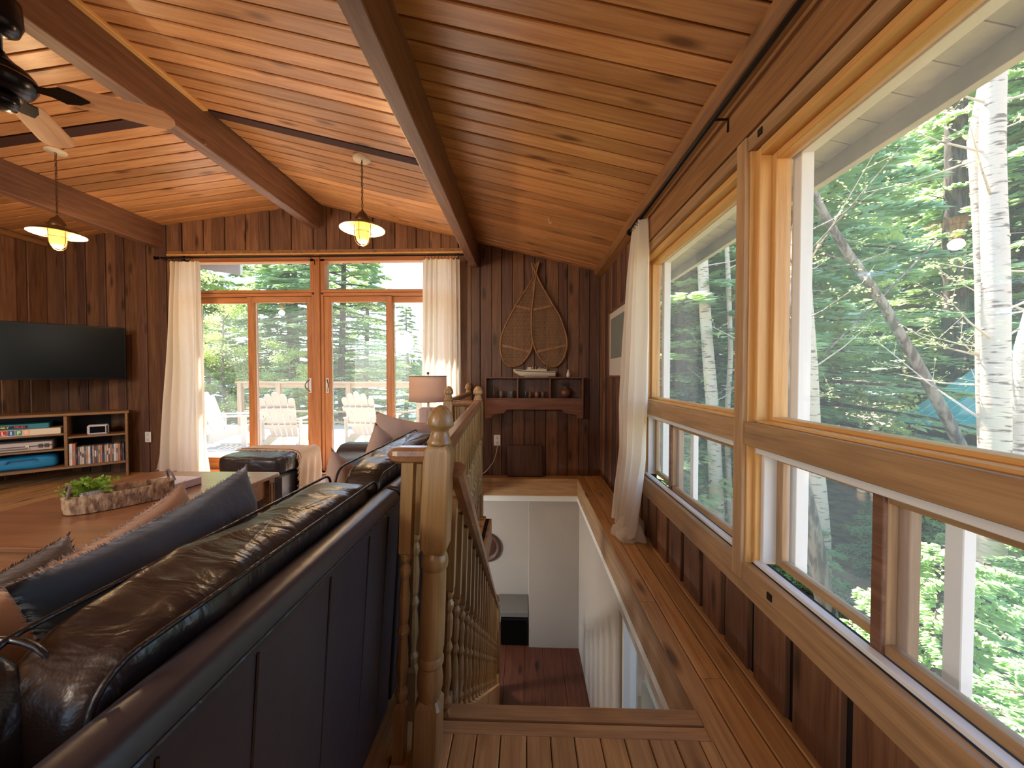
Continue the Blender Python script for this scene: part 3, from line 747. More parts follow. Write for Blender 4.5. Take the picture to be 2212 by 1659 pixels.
sf = empty('sectional_sofa', (0, 0, 0)); tag(sf, 'dark brown leather sectional sofa backing onto the stair railing', 'sofa')
sofa_unit(sf, .12, 1.235, (.40, .56, .78, .98, 1.12))
sofa_unit(sf, 1.26, 2.29, ())
back_cushion(sf, .40, 1.25, 3.1, .805); back_cushion(sf, 1.262, 2.26, 8.2, .812)
# short return of the sectional towards the camera side
sec = [(.02, .02), (.02, .74), (.06, .752), (.105, .735), (.11, .02)]
g = G().prism([(.20, .02), (.20, .70), (.23, .735), (.30, .735), (.33, .70), (.33, .02)], 'x', -2.3, -.43); o = g.obj('return_frame', M['leatherb'], sf, bevel=.01, seg=3)
for k, (xa, xb) in enumerate(((-1.38, -.56), (-2.22, -1.40))):
    g = cushion_fn((xa + xb) / 2, .375, .58, (xb - xa) / 2 - .004, .08, .225, 5, .016, 20 + k, (7, 9, 6), 90, 40); o = g.obj('back_cushion', M['leather'], sf, smooth=True)
    for sy in (-1, 1):
        pts = [((xa + xb) / 2 + a, .375 + sy * .07, .58 + b_) for a, b_ in rrect((xb - xa) / 2 - .01, .215, .06, 6)]
        G().tube(pts, .0042, 6, True).obj('piping', M['piping'], o, smooth=True)
    ebox('seat_base', xa, xb, .42, 1.15, .06, .30, M['leatherb'], sf, .02) if xb < -1.3 else None
    if xb < -1.3: cushion_fn((xa + xb) / 2, .8, .375, .41, .35, .085, 7, .006, 4).obj('seat_cushion', M['leather'], sf, smooth=True)
# far arm
g = G().prism([(2.29, .04), (2.29, .60), (2.31, .665), (2.36, .69), (2.45, .69), (2.49, .665), (2.50, .60), (2.50, .04)], 'x', -1.16, -.41)
o = g.obj('arm', M['leatherb'], sf, bevel=.02, seg=3); smooth_by_angle(o, 50)

def pillow(name, mat, size, loc, rot, label, seed=0, fringe=None, puff=1.0, dog=.10, tassel=False, n=26):
    """cushion lying in its local xy-plane; pinched corners, crumpled surface"""
    wx, wy, th = size; g = G()
    def f(u, v, s):
        x, y = 2 * u - 1, 2 * v - 1
        k = (1 - abs(x) ** 2.6) * (1 - abs(y) ** 2.6)
        e = 1 - dog * (1 - abs(x) ** 2 if abs(y) > abs(x) else 1 - abs(y) ** 2) * (max(abs(x), abs(y)) ** 3)
        z = s * th * .5 * max(k, 0) ** .55 * puff + .012 * noise.noise(Vector((x * 2.2 + seed, y * 2.2, s * 3.0))) * (1 if k > .02 else .3)
        z += .02 * noise.noise(Vector((x * .9 + seed, y * .9, 5)))
        return (x * wx * .5 * e, y * wy * .5 * e, z)
    g.grid(lambda u, v: f(u, v, 1), n, n); nn = len(g.v)
    g.grid(lambda u, v: f(1 - u, v, -1), n, n)
    o = g.obj(name, mat, None, loc, rot, smooth=True)
    bm = bmesh.new(); bm.from_mesh(o.data); bmesh.ops.remove_doubles(bm, verts=bm.verts, dist=.004); bm.to_mesh(o.data); bm.free()
    tag(o, label, 'pillow')
    if fringe:
        e = [f(u, 0, 1) for u in [i / 40 for i in range(41)]] + [f(1, v, 1) for v in [i / 30 for i in range(31)]] + [f(1 - u, 1, 1) for u in [i / 40 for i in range(41)]] + [f(0, 1 - v, 1) for v in [i / 30 for i in range(31)]]
        fg = G(); q = random.Random(seed)
        for i in range(len(e) - 1):
            a, b = Vector(e[i]), Vector(e[i + 1])
            for k in range(5):
                p = a.lerp(b, q.random()); d = Vector((p.x / wx, p.y / wy, q.uniform(-.4, .4))).normalized() * q.uniform(.004, .011)
                t_ = (b - a).normalized() * .0016 if (b - a).length > 1e-6 else Vector((.0015, 0, 0))
                fg.add([p - t_, p + t_, p + d], [(0, 1, 2)])
        fo = fg.obj('fringe', fringe, o); fo['kind'] = 'stuff'
    return o
pillow('lumbar_pillow', M['velvet'], (.52, .34, .15), (-.745, .805, .672), (radians(82), radians(-6), radians(93)), 'long slate blue velvet pillow leaning on the sofa back', 2, M['linen'])
pillow('throw_pillow', M['linen'], (.56, .46, .16), (-.875, .80, .56), (radians(76), radians(-8), radians(96)), 'beige fringed pillow standing behind the slate blue velvet one', 5, M['white'])
pillow('throw_pillow', M['greyf'], (.46, .42, .15), (-1.03, .68, .515), (radians(76), radians(-4), radians(97)), 'dark grey plush pillow at the left edge by the table', 9, M['greyf'])
pillow('throw_pillow', M['linen'], (.44, .44, .15), (-.67, 1.52, .545), (radians(70), radians(35), radians(78)), 'beige linen pillow on the sofa, nearest the newel post', 12)
pillow('throw_pillow', M['linen'], (.46, .46, .15), (-.69, 1.95, .565), (radians(72), radians(40), radians(64)), 'beige linen pillow in the middle, corner pointing up', 15)
pt = pillow('throw_pillow', M['linen'], (.44, .44, .14), (-.68, 2.22, .66), (radians(72), radians(14), radians(35)), 'beige linen pillow with knotted ties beside the table lamp', 18)
for q in (-.04, .03):
    G().tube([(.18, .2 + q * .2, 0), (.215, .235 + q, .02), (.25, .24 + q, .0), (.262, .215 + q, -.02), (.25, .19 + q, -.01)], [.008, .007, .006, .006, .003], 6).obj('tie', M['linen'], pt, smooth=True)

# ------------------------------------------------------------ ottoman with throw
ot = empty('ottoman', (-2.235, 3.275, 0)); tag(ot, 'black leather ottoman in front of the left patio door', 'ottoman')
cushion_fn(0, 0, .385, .285, .275, .085, 5, .006, 1, nu=64, nv=30).obj('cushion', M['leather'], ot, smooth=True)
ebox('body', -.272, .272, -.262, .262, .04, .315, M['leatherb'], ot, .02)
for sx in (-1, 1):
    for sy in (-1, 1): ebox('foot', sx * .22 - .025, sx * .22 + .025, sy * .21 - .025, sy * .21 + .025, 0, .04, M['blackm'], ot)
def throw_fn(u, v):
    # u across the depth (front edge diagonal), v from left edge over the top, down the right side
    y = -.02 - .10 * (v - .3) + u * (.31 + .10 * (v - .3)); s_ = v * 1.06
    xt = -.27 + s_
    if xt < .235: x, z = xt, .474 - .10 * max(0, abs(xt) - .16) ** 1.4 - .012 * max(0, y / .27) ** 4
    else:
        a = xt - .235
        if a < .09: t_ = a / .09 * pi / 2; x, z = .235 + .065 * sin(t_), .474 - .006 - .06 * (1 - cos(t_))
        else: x, z = .303 + .012 * sin(u * 19 + v * 3) * min(1, (a - .09) * 6), .408 - (a - .09) * .86
    z += .003 * noise.noise(Vector((u * 6, v * 9, 2)))
    return (x, y, max(z, .012))
th = G().grid(throw_fn, 34, 70).obj('throw_blanket', M['throw'], None, (-2.235, 3.275, 0), smooth=True, solid=.006)
tag(th, 'beige woven throw with tassels draped over the ottoman', 'blanket')
fg = G(); q = random.Random(3)
for i in range(120):
    v = i / 119; p = Vector(throw_fn(0, v)); dz = -.006 if v < .48 else -.0
    d = Vector((q.uniform(-.012, .012), -.04 + q.uniform(-.012, .012), dz if v < .48 else q.uniform(-.05, -.02)))
    if v >= .48: d.y = q.uniform(-.03, -.008); p.x += .002
    fg.tube([p, p + d * .5 + Vector((q.uniform(-.004, .004), 0, .002)), p + d], [.0035, .003, .0038], 5)
fo = fg.obj('tassel_fringe', M['throw'], th); fo['kind'] = 'stuff'
G().tube([Vector(throw_fn(.06, i / 60)) + Vector((.001, 0, .0045)) for i in range(61)], .0028, 5).obj('dark_stripe', flat('dark_yarn', (70, 44, 46), .9), th)

# ------------------------------------------------------------ coffee table and what stands on it
TX0, TX1, TY0, TY1, TZ = -2.582, -1.685, 1.42, 2.60, .45
ct = empty('coffee_table', (TX0, TY0, 0)); tag(ct, 'rectangular brown wooden coffee table in front of the sofa', 'table')
lw_, ly = TX1 - TX0, TY1 - TY0
g = G().prism([(a + lw_ / 2, b + ly / 2) for a, b in rrect(lw_ / 2, ly / 2, .035, 5)], 'z', TZ - .022, TZ); g.obj('tabletop', M['tablew'], ct, bevel=.005)
ebox('apron', .05, lw_ - .05, .05, ly - .05, .30, TZ - .022, M['tablew'], ct)
for xx in (.03, lw_ - .085):
    for yy in (.03, ly - .085):
        l = ebox('leg', xx, xx + .055, yy, yy + .055, .0085, TZ - .022, M['oakx'], ct)
        G().tube([(.029, a, b) for a, b in ((-.016, .03), (.016, .03), (.016, .17), (-.016, .17))], .0016, 4, True).obj('inlay_line', M['blackm'], l)
ebox('low_shelf', .06, lw_ - .06, .06, ly - .06, .12, .14, M['tablew'], ct)
# oval bark tray
tr = empty('bark_tray', (-2.10, 1.93, TZ)); tr.rotation_euler = (0, 0, radians(58)); tag(tr, 'oval bark-sided tray with loop handles on the coffee table', 'tray')
def ov(t, a, b): return a * math.copysign(abs(cos(t)) ** .8, cos(t)), b * math.copysign(abs(sin(t)) ** .8, sin(t))
A_, B_ = .205, .092
def trayf(u, v):
    t = 2 * pi * u; prof = [(1, .004), (1.0, .03), (1.0, .055), (1.0, .085), (.965, .088), (.93, .085), (.93, .05), (.93, .012), (.6, .010), (.02, .010)]
    i = min(int(v * 9 + .5), 9); k, z = prof[i]; x, y = ov(t, A_, B_)
    rid = 0
    if i in (1, 2, 3): rid = .010 * noise.noise(Vector((u * 70, z * 22, 1))) + .006 * noise.noise(Vector((u * 160, z * 40, 4)))
    r_ = k + rid / .1 * .6
    return (x * r_, y * r_, z + (.004 * noise.noise(Vector((u * 40, 0, 7))) if i in (3, 4) else 0))
bk = barkmat('bark_side', (186, 158, 126), (124, 98, 76), (50, 50, 24), .38, .6, .6)
G().grid(trayf, 150, 10, True).obj('bark_rim', bk, tr, smooth=True)
for sx in (-1, 1):
    pts = [(sx * A_ * .97 - sx * .015 * sin(pi * k / 12), .052 * cos(pi * k / 12), .085 + .055 * sin(pi * k / 12)) for k in range(13)]
    G().tube(pts, .006, 8).obj('handle', flat('grey_handle', (120, 104, 96), .5), tr, smooth=True)
pp = empty('potted_plant', (-2.185, 1.855, TZ + .013)); tag(pp, 'small bright green leafy plant in a white ribbed pot on the tray', 'plant')
g = G()
n = 48; prof = [(.028, 0), (.034, .02), (.038, .06), (.040, .078), (.037, .080), (.034, .07), (.001, .066)]
g.grid(lambda u, v: ((lambda r_, z: ((r_ + (.0012 * (1 if int(u * 48) % 2 else -1) if v < .6 else 0)) * cos(2 * pi * u), (r_ + (.0012 * (1 if int(u * 48) % 2 else -1) if v < .6 else 0)) * sin(2 * pi * u), z))(*prof[min(int(v * 6 + .5), 6)])), 48, 7, True)
g.obj('pot', M['pot'], pp)
q = random.Random(5); gl = G(); gs = G()
for i in range(80):
    a = q.uniform(0, 2 * pi); s_ = q.uniform(.01, .10); h_ = q.uniform(.085, .155) - s_ * .35
    tip = Vector((s_ * cos(a) * 1.15, s_ * sin(a) * 1.15, h_)); base = Vector((.012 * cos(a), .012 * sin(a), .066))
    mid = base.lerp(tip, .55) + Vector((0, 0, .012)); gs.tube([base, mid, tip], .0012, 4)
    for k in range(9):
        t_ = .45 + .6 * k / 9; p = base.lerp(mid, t_ * 2) if t_ < .5 else mid.lerp(tip, min(1, (t_ - .5) * 2))
        d = Vector((q.uniform(-1, 1), q.uniform(-1, 1), q.uniform(-.1, .9))).normalized(); L_ = q.uniform(.012, .019)
        s2 = d.cross(Vector((q.uniform(-1, 1), q.uniform(-1, 1), .3))).normalized() * L_ * .36
        u2 = s2.cross(d) * .25
        gl.add([p, p + d * L_ * .5 + s2 + u2, p + d * L_, p + d * L_ * .5 - s2 + u2, p + d * L_ * .5], [(0, 1, 4), (1, 2, 4), (2, 3, 4), (3, 0, 4)])
gs.obj('stems', M['leafp'], pp); lo = gl.obj('leaves', M['leafp'], pp); lo['kind'] = 'stuff'
bk_ = empty('book', (-2.115, 2.20, TZ)); bk_.rotation_euler = (0, 0, radians(-4)); tag(bk_, 'white hardcover book lying beside the bark tray', 'book')
ebox('page_block', -.108, .112, -.098, .098, .004, .042, flat('paper_edge', (206, 196, 188), .8), bk_, .001)
ebox('cover', -.112, .117, -.102, .102, .042, .046, flat('pale_book_cover', (214, 212, 224), .5, var=.05, bscale=30), bk_, .001)
ebox('back_cover', -.112, .117, -.102, .102, 0, .004, M['blackm'], bk_, .001)
ebox('spine', .112, .117, -.102, .102, .004, .042, flat('spine_purple', (196, 178, 184), .6), bk_, .001)

# ------------------------------------------------------------ media stand (turned into the corner), what is on it, television
SX, SY = -4.42, 4.13; th_ = radians(45)
ms = empty('media_stand', (SX, SY, 0), th_); tag(ms, 'low oak media stand with open shelves standing across the corner', 'stand')
# local x runs back to the corner (0 at right end, negative leftwards), local -y faces the room
SW, SH, SDp = 1.25, .725, .38
def stand_box(n, x0, x1, z0, z1, y0=0, y1=SDp, m='oakx', b=.003): return ebox(n, x0, x1, y0, y1, z0, z1, M[m], ms, b)
SL = -SW
stand_box('top_panel', SL - .02, .012, .700, .727, -.01, SDp)
stand_box('side_panel', -.022, 0, 0, .700); stand_box('side_panel', SL, SL + .022, 0, .700)
stand_box('bottom_panel', SL + .022, -.022, .150, .178)
stand_box('divider', -.468, -.444, .178, .700)
stand_box('shelf', -.444, -.022, .462, .482, .01); stand_box('shelf', SL + .022, -.468, .502, .522, .01); stand_box('shelf', SL + .022, -.468, .345, .363, .01)
ebox('back_panel', SL + .02, -.02, SDp - .008, SDp, .178, .70, M['blackm'], ms, 0)
def onst(name, lx, ly, z, rz=0, **k):
    p = Matrix.Rotation(th_, 4, 'Z') @ Vector((lx, ly, 0)); o = empty(name, (SX + p.x, SY + p.y, z), th_ + rz); tag(o, **k); return o
def text_on(parent, body, size, loc, mat, sx=1, font_off=.0, name='lettering', al='CENTER', rot=(pi / 2, 0, 0)):
    c = bpy.data.curves.new(name, 'FONT'); c.body = body; c.size = size; c.extrude = .0006; c.align_x = al; c.align_y = 'CENTER'; c.resolution_u = 2; c.offset = font_off
    tmp = bpy.data.objects.new(name, c); COL.objects.link(tmp); dg = bpy.context.evaluated_depsgraph_get()
    me = bpy.data.meshes.new_from_object(tmp.evaluated_get(dg)); bpy.data.objects.remove(tmp)
    me.materials.clear(); o = link(name, me, mat, parent, loc, rot); o.scale = (sx, 1, 1); return o
def C(n, c, r=.6): return flat(n, c, r)
# board games
gb = onst('board_game', -.725, .02, .522, label='flat white game box lettered LIFE on the stand', cat='game')
ebox('box', -.28, .235, 0, .26, 0, .062, C('game_white', (226, 214, 190)), gb, .002)
for i, (ch, c1, c2) in enumerate((('L', (190, 40, 44), (246, 240, 220)), ('I', (58, 96, 150), (238, 240, 240)), ('F', (60, 150, 160), (244, 236, 130)), ('E', (238, 180, 140), (250, 232, 210)))):
    sq_ = ebox('letter_tile', -.150 + i * .047, -.106 + i * .047, -.0012, 0, .008, .058, C('tile%d' % i, c1), gb, 0)
    text_on(sq_, ch, .046, (0, -.0012, -.002), C('letter%d' % i, c2), 1.1, .0012)
text_on(gb, 'THE GAME OF', .012, (-.232, -.0006, .035), C('print_blue', (60, 60, 120)))
gf = onst('board_game', -.76, .04, .586, label='flat teal game box lying on the white game box', cat='game')
ebox('box', -.26, .19, 0, .24, 0, .05, C('game_teal', (44, 122, 138)), gf, .002)
pb = ebox('title_band', -.17, .055, -.0012, 0, .008, .036, C('band_dark', (26, 28, 54)), gf, 0)
text_on(pb, 'FAMILY', .024, (-.048, -.0012, 0), C('title_yellow', (250, 214, 50)), 1.15, .0006); text_on(pb, 'FEUD', .024, (.062, -.0012, 0), C('title_red', (220, 70, 60)), 1.15, .0006)
# silver case and blue case
sc_ = onst('metal_case', -.74, .03, .363, label='silver metal carrying case on the middle left shelf', cat='case')
ebox('body', -.27, .19, 0, .28, .004, .088, C('case_silver', (190, 182, 178), .35), sc_, .006)
ebox('rim', -.272, .192, -.002, .0, .044, .052, M['chrome'], sc_, 0)
for xx in (-.20, .02): ebox('latch', xx, xx + .022, -.012, 0, .018, .06, C('latch_white', (230, 226, 220), .3), sc_, .002)
G().tube([(-.19, -.01, .04), (-.19, -.03, .032), (.03, -.03, .032), (.03, -.01, .04)], .006, 6).obj('handle', C('case_handle', (120, 112, 108), .4), sc_)
for xx in (.10, .14): ebox('clasp', xx, xx + .03, -.008, 0, .03, .066, C('clasp_dark', (70, 66, 66), .4), sc_, .002)
bc = onst('blue_case', -.73, .05, .178, label='bright blue soft tool case on the bottom left shelf', cat='case')
g = cushion_fn(-.03, .12, .066, .235, .12, .066, 5, .008, 2, nu=48, nv=22); g.obj('shell', C('case_blue', (20, 128, 178), .55), bc, smooth=True)
G().tube([(-.12, -.004, .075), (-.10, -.018, .10), (.06, -.018, .105), (.08, -.004, .08)], .008, 6).obj('handle', C('case_blue2', (16, 100, 146), .5), bc, smooth=True)
# clock radio
cr_ = onst('clock_radio', -.225, .03, .482, label='small silver-framed clock radio on the upper right shelf', cat='clock')
ebox('body', -.085, .075, 0, .12, 0, .105, C('radio_silver', (206, 206, 214), .3), cr_, .012)
ebox('screen', -.064, .05, -.003, 0, .02, .088, M['screen'], cr_, 0); ebox('side_strip', .058, .07, -.003, 0, .012, .094, M['chrome'], cr_, 0)
# film cases in a row
q = random.Random(9); x = -.438; k = 0
cols = [((214, 220, 224), 'pale'), ((190, 120, 92), 'rust'), ((52, 44, 42), 'black'), ((104, 108, 118), 'grey'), ((208, 196, 182), 'cream'), ((150, 148, 150), 'silver'), ((120, 84, 80), 'maroon'), ((176, 150, 128), 'tan'), ((70, 80, 104), 'navy'), ((196, 172, 150), 'buff')]
order = [0, 1, 2, 3, 4, 4, 3, 7, 0, 8, 5, 6, 3, 9, 1, 8, 5, 4, 6, 7, 3, 0, 9, 1, 2, 8, 5, 6, 4, 3, 0, 8, 7, 2]
dm = [(C('film_' + n_, c, .35), n_) for c, n_ in cols]
cnt = {}
W_ORD = ['first', 'second', 'third', 'fourth', 'fifth', 'sixth']
plan = []
for k, ci in enumerate(order):
    wd = .022 if k < 2 else q.uniform(.011, .017)
    if x + wd > -.03: break
    plan.append((x, wd, ci)); x += wd + .0012
tot = {}
for _, _, ci in plan: tot[ci] = tot.get(ci, 0) + 1
mesh_cache = {}
for k, (x, wd, ci) in enumerate(plan):
    h_ = .225 if k < 2 else .19 - q.uniform(0, .006); cnt[ci] = cnt.get(ci, 0) + 1
    mt, nm = dm[ci]
    lab = '%s-spined film case, %s of its colour from the left in the row' % (nm, W_ORD[cnt[ci] - 1]) if tot[ci] > 1 else '%s-spined film case, the only one of its colour in the row' % nm
    if k < 2: lab = 'tall %s film case at the left end of the row' % nm
    o = onst('film_case', x + wd / 2, .02, .178, label=lab, cat='film case', group='film cases on the lower right shelf')
    ebox('case', -wd / 2, wd / 2, 0, .14, 0, h_, mt, o, .001)
    z0 = q.uniform(.05, .1); ebox('spine_label', -wd / 2 + .002, wd / 2 - .002, -.0008, 0, z0, z0 + q.uniform(.04, .08), dm[(ci + 4) % 10][0], o, 0)
# television on a wall bracket
tvp = Matrix.Rotation(th_, 4, 'Z') @ Vector((0, .10, 0))
tv = empty('television', (-4.42, 4.13, 1.075), th_); tag(tv, 'flat dark television on the wall above the media stand', 'television')
ebox('bezel', -1.05, 0, 0, .035, 0, .572, M['blackm'], tv, .004); ebox('screen_glass', -1.04, -.01, -.002, 0, .012, .562, M['screen'], tv, 0)
ebox('wall_bracket', -.7, -.4, .035, .30, .2, .4, M['blackm'], tv, .004); ebox('bracket_arm', -.58, -.52, .3, .62, .28, .34, M['blackm'], tv, .004)

# outlets
def outlet(nm, x, z, lab, y=D - .032):
    o = empty(nm, (x, y, z)); tag(o, lab, 'outlet')
    ebox('plate', -.036, .036, -.005, 0, -.06, .06, M['white'], o, .003)
    for zz in (-.028, .028):
        ebox('socket', -.014, .014, -.008, -.005, zz - .014, zz + .014, C('socket_cream', (206, 200, 188)), o, .002)
    return o
outlet('wall_outlet', -4.335, .41, 'white wall outlet between the media stand and left curtain')
outlet('wall_outlet', -.305, .395, 'white wall outlet under the hanging shelf, a cord plugged in')
cp = [(-.30, D - .045, .37), (-.30, D - .06, .33), (-.315, D - .06, .25), (-.345, D - .07, .16), (-.39, D - .08, .10), (-.43, D - .09, .055), (-.48, D - .10, .02), (-.56, D - .12, .006), (-.9, D - .12, .006)]
tag(G().tube(cp, .0035, 6).obj('power_cord', M['white'], smooth=True), 'thin white power cord hanging from the outlet to the floor', 'cord')

# ------------------------------------------------------------ hanging shelf, its ornaments, boat, snowshoes, block
hs = empty('hanging_shelf', (.105, D - .03, 0)); tag(hs, 'three-compartment wooden wall shelf with a shaped apron', 'shelf')
y0, y1 = -.13, 0
ebox('top_board', -.54, .54, y0, y1, 1.088, 1.102, M['shelfw'], hs); ebox('bottom_board', -.522, .522, y0, y1, .858, .874, M['shelfw'], hs)
M['shelfz'] = wood('hanging_shelf_upright', (128, 82, 56), (96, 58, 40), 'z', .5, .05, .2)
for xx in (-.53, .518): ebox('side_board', xx, xx + .012, y0, y1, .66, 1.088, M['shelfz'], hs)
for xx in (-.185, .165): ebox('divider', xx, xx + .014, y0, y1, .874, 1.088, M['shelfz'], hs)
ebox('back_panel', -.518, .518, -.008, 0, .874, 1.088, M['walld'], hs)
ap = [(-.518, .858), (.518, .858), (.518, .665), (.47, .665)]
def arc(cx, cz, r, a0, a1, n=6): return [(cx + r * cos(a0 + (a1 - a0) * k / n), cz + r * sin(a0 + (a1 - a0) * k / n)) for k in range(n + 1)]
right = [(.518, .66), (.462, .66), (.455, .69)] + [(.43, .70), (.38, .705), (.34, .71), (.315, .725), (.30, .745), (.27, .752)]
ap = [(-.518, .858), (.518, .858)] + right + [(-a, b) for a, b in reversed(right)]
G().prism(ap[::-1], 'y', y0 - .002, y0 + .012).obj('apron_board', M['shelfw'], hs)
def orn(nm, x, prof, c, lab, cat, z=.874, n=14):
    o = G().lathe(prof, n).obj(nm, C(nm + '_finish', c, .4), None, (.105 + x, D - .03 - .075, z), smooth=True); tag(o, lab, cat, 'ornaments in the hanging shelf'); return o
orn('wooden_figure', -.44, [(.014, 0), (.016, .05), (.010, .09), (.013, .115), (.002, .125)], (88, 66, 54), 'slim brown figurine, leftmost in the hanging shelf', 'figurine')
orn('small_jar', -.36, [(.02, 0), (.024, .03), (.022, .06), (.016, .07), (.018, .08)], (96, 84, 80), 'squat grey-brown jar in the left compartment', 'jar')
orn('glass_tumbler', -.25, [(.018, 0), (.021, .05), (.022, .08), (.020, .08)], (86, 104, 110), 'bluish glass tumbler beside the left divider', 'glass')
orn('small_bottle', -.09, [(.016, 0), (.017, .05), (.008, .07), (.008, .085)], (64, 60, 70), 'dark small bottle in the middle compartment', 'bottle')
orn('candle_holder', -.045, [(.014, 0), (.018, .02), (.014, .06), (.016, .066)], (110, 76, 60), 'reddish brown candle holder in the middle compartment', 'candle holder')
orn('small_mug', .03, [(.022, 0), (.024, .03), (.024, .065), (.02, .068)], (118, 84, 66), 'tan mug in the middle compartment', 'mug')
orn('salt_shaker', .095, [(.018, 0), (.02, .05), (.012, .075), (.002, .08)], (92, 80, 78), 'grey shaker beside the right divider', 'shaker')
vase = orn('round_vase', .34, [(.03, 0), (.062, .03), (.066, .07), (.045, .1), (.03, .11), (.034, .12)], (92, 58, 46), 'round brown vase in the right compartment', 'vase')
g = G(); q = random.Random(2)
for i in range(60):
    a = q.uniform(0, 2 * pi); r_ = q.uniform(.0, .05); p = Vector((r_ * cos(a), r_ * sin(a) * .7, .12 + q.uniform(0, .05))); d = Vector((q.uniform(-.02, .02), q.uniform(-.015, .015), .014))
    g.add([p, p + d, p + d * .5 + Vector((.006, 0, 0))], [(0, 1, 2)])
g.obj('foliage', C('dark_sprig', (28, 48, 44)), vase)['kind'] = 'stuff'
o = G().lathe([(.016, 0), (.02, .02), (.016, .045), (.008, .06), (.01, .072), (.008, .08)], 14).obj('porcelain_bottle', M['pot'], None, (.475, D - .11, 1.102), smooth=True); tag(o, 'tiny white porcelain bottle on top of the hanging shelf', 'bottle')
# model boat
bt = empty('model_boat', (.12, D - .10, 1.102)); tag(bt, 'white wooden model boat with a blue stripe on the shelf', 'model boat')
def hull(u, v):
    x = -.245 + .47 * u; bow = min(1, max(0, (x + .245) / .16)) ** .6; a = -pi / 2 + pi * v
    wdt = .045 * bow * (1 if u < .9 else .92); ztop = .072 + .018 * (1 - u) ** 2; zb = .006 + .05 * max(0, 1 - u * 5) ** 1.5
    return (x + .02 * (1 - bow) * 0, wdt * sin(a) * (abs(cos(a)) ** 0 if False else 1), zb + (ztop - zb) * (1 - cos(a) ** .7 if False else abs(sin(a)) ** 2.2))
g = G()
secs = 22
for i in range(secs):
    u = i / (secs - 1); x = -.235 + .45 * u; bow = min(1, u * 3.2) ** .55; wdt = .046 * bow; zt = .064 + .022 * (1 - u) ** 2; zb = .004 + .05 * max(0, 1 - u * 6)
    ring = []
    for t_, k in ((-1, 1), (-.97, .75), (-.9, .5), (-.7, .2), (-.35, .03), (.35, .03), (.7, .2), (.9, .5), (.97, .75), (1, 1)): ring.append((x - .01 * k * (1 - bow), wdt * t_, zb + (zt - zb) * k))
    g.v += ring
for i in range(secs - 1):
    for j in range(9): g.f.append((i * 10 + j, i * 10 + j + 1, (i + 1) * 10 + j + 1, (i + 1) * 10 + j))
    g.f.append((i * 10 + 9, i * 10, (i + 1) * 10, (i + 1) * 10 + 9))
g.f += [tuple(range(9, -1, -1)), tuple(range((secs - 1) * 10, secs * 10))]
bc1 = C('boat_white', (206, 194, 172), .5)
g.obj('hull', bc1, bt, smooth=False)
G().tube([(-.22, -.022, .074), (-.16, -.043, .068), (-.05, -.048, .060), (.21, -.048, .053)], .0045, 6).obj('blue_stripe', C('boat_blue', (52, 84, 112)), bt)
ebox('deck_house', -.10, .12, -.03, .03, .066, .086, bc1, bt); ebox('wheel_house', -.09, -.045, -.022, .022, .086, .108, bc1, bt); ebox('cargo_box', .02, .10, -.02, .02, .086, .098, C('boat_tan', (170, 146, 116)), bt)
for xx in (-.03, .0, .045, .115, .10): G().tube([(xx, 0, .08), (xx, 0, .115)], .0035, 6).obj('post', bc1, bt)
G().tube([(.06, -.028, .098), (.12, -.028, .1), (.12, .028, .1)], .002, 5).obj('rail', M['brass'], bt)
ebox('keel_stand', -.12, .14, -.01, .01, 0, .01, bc1, bt)
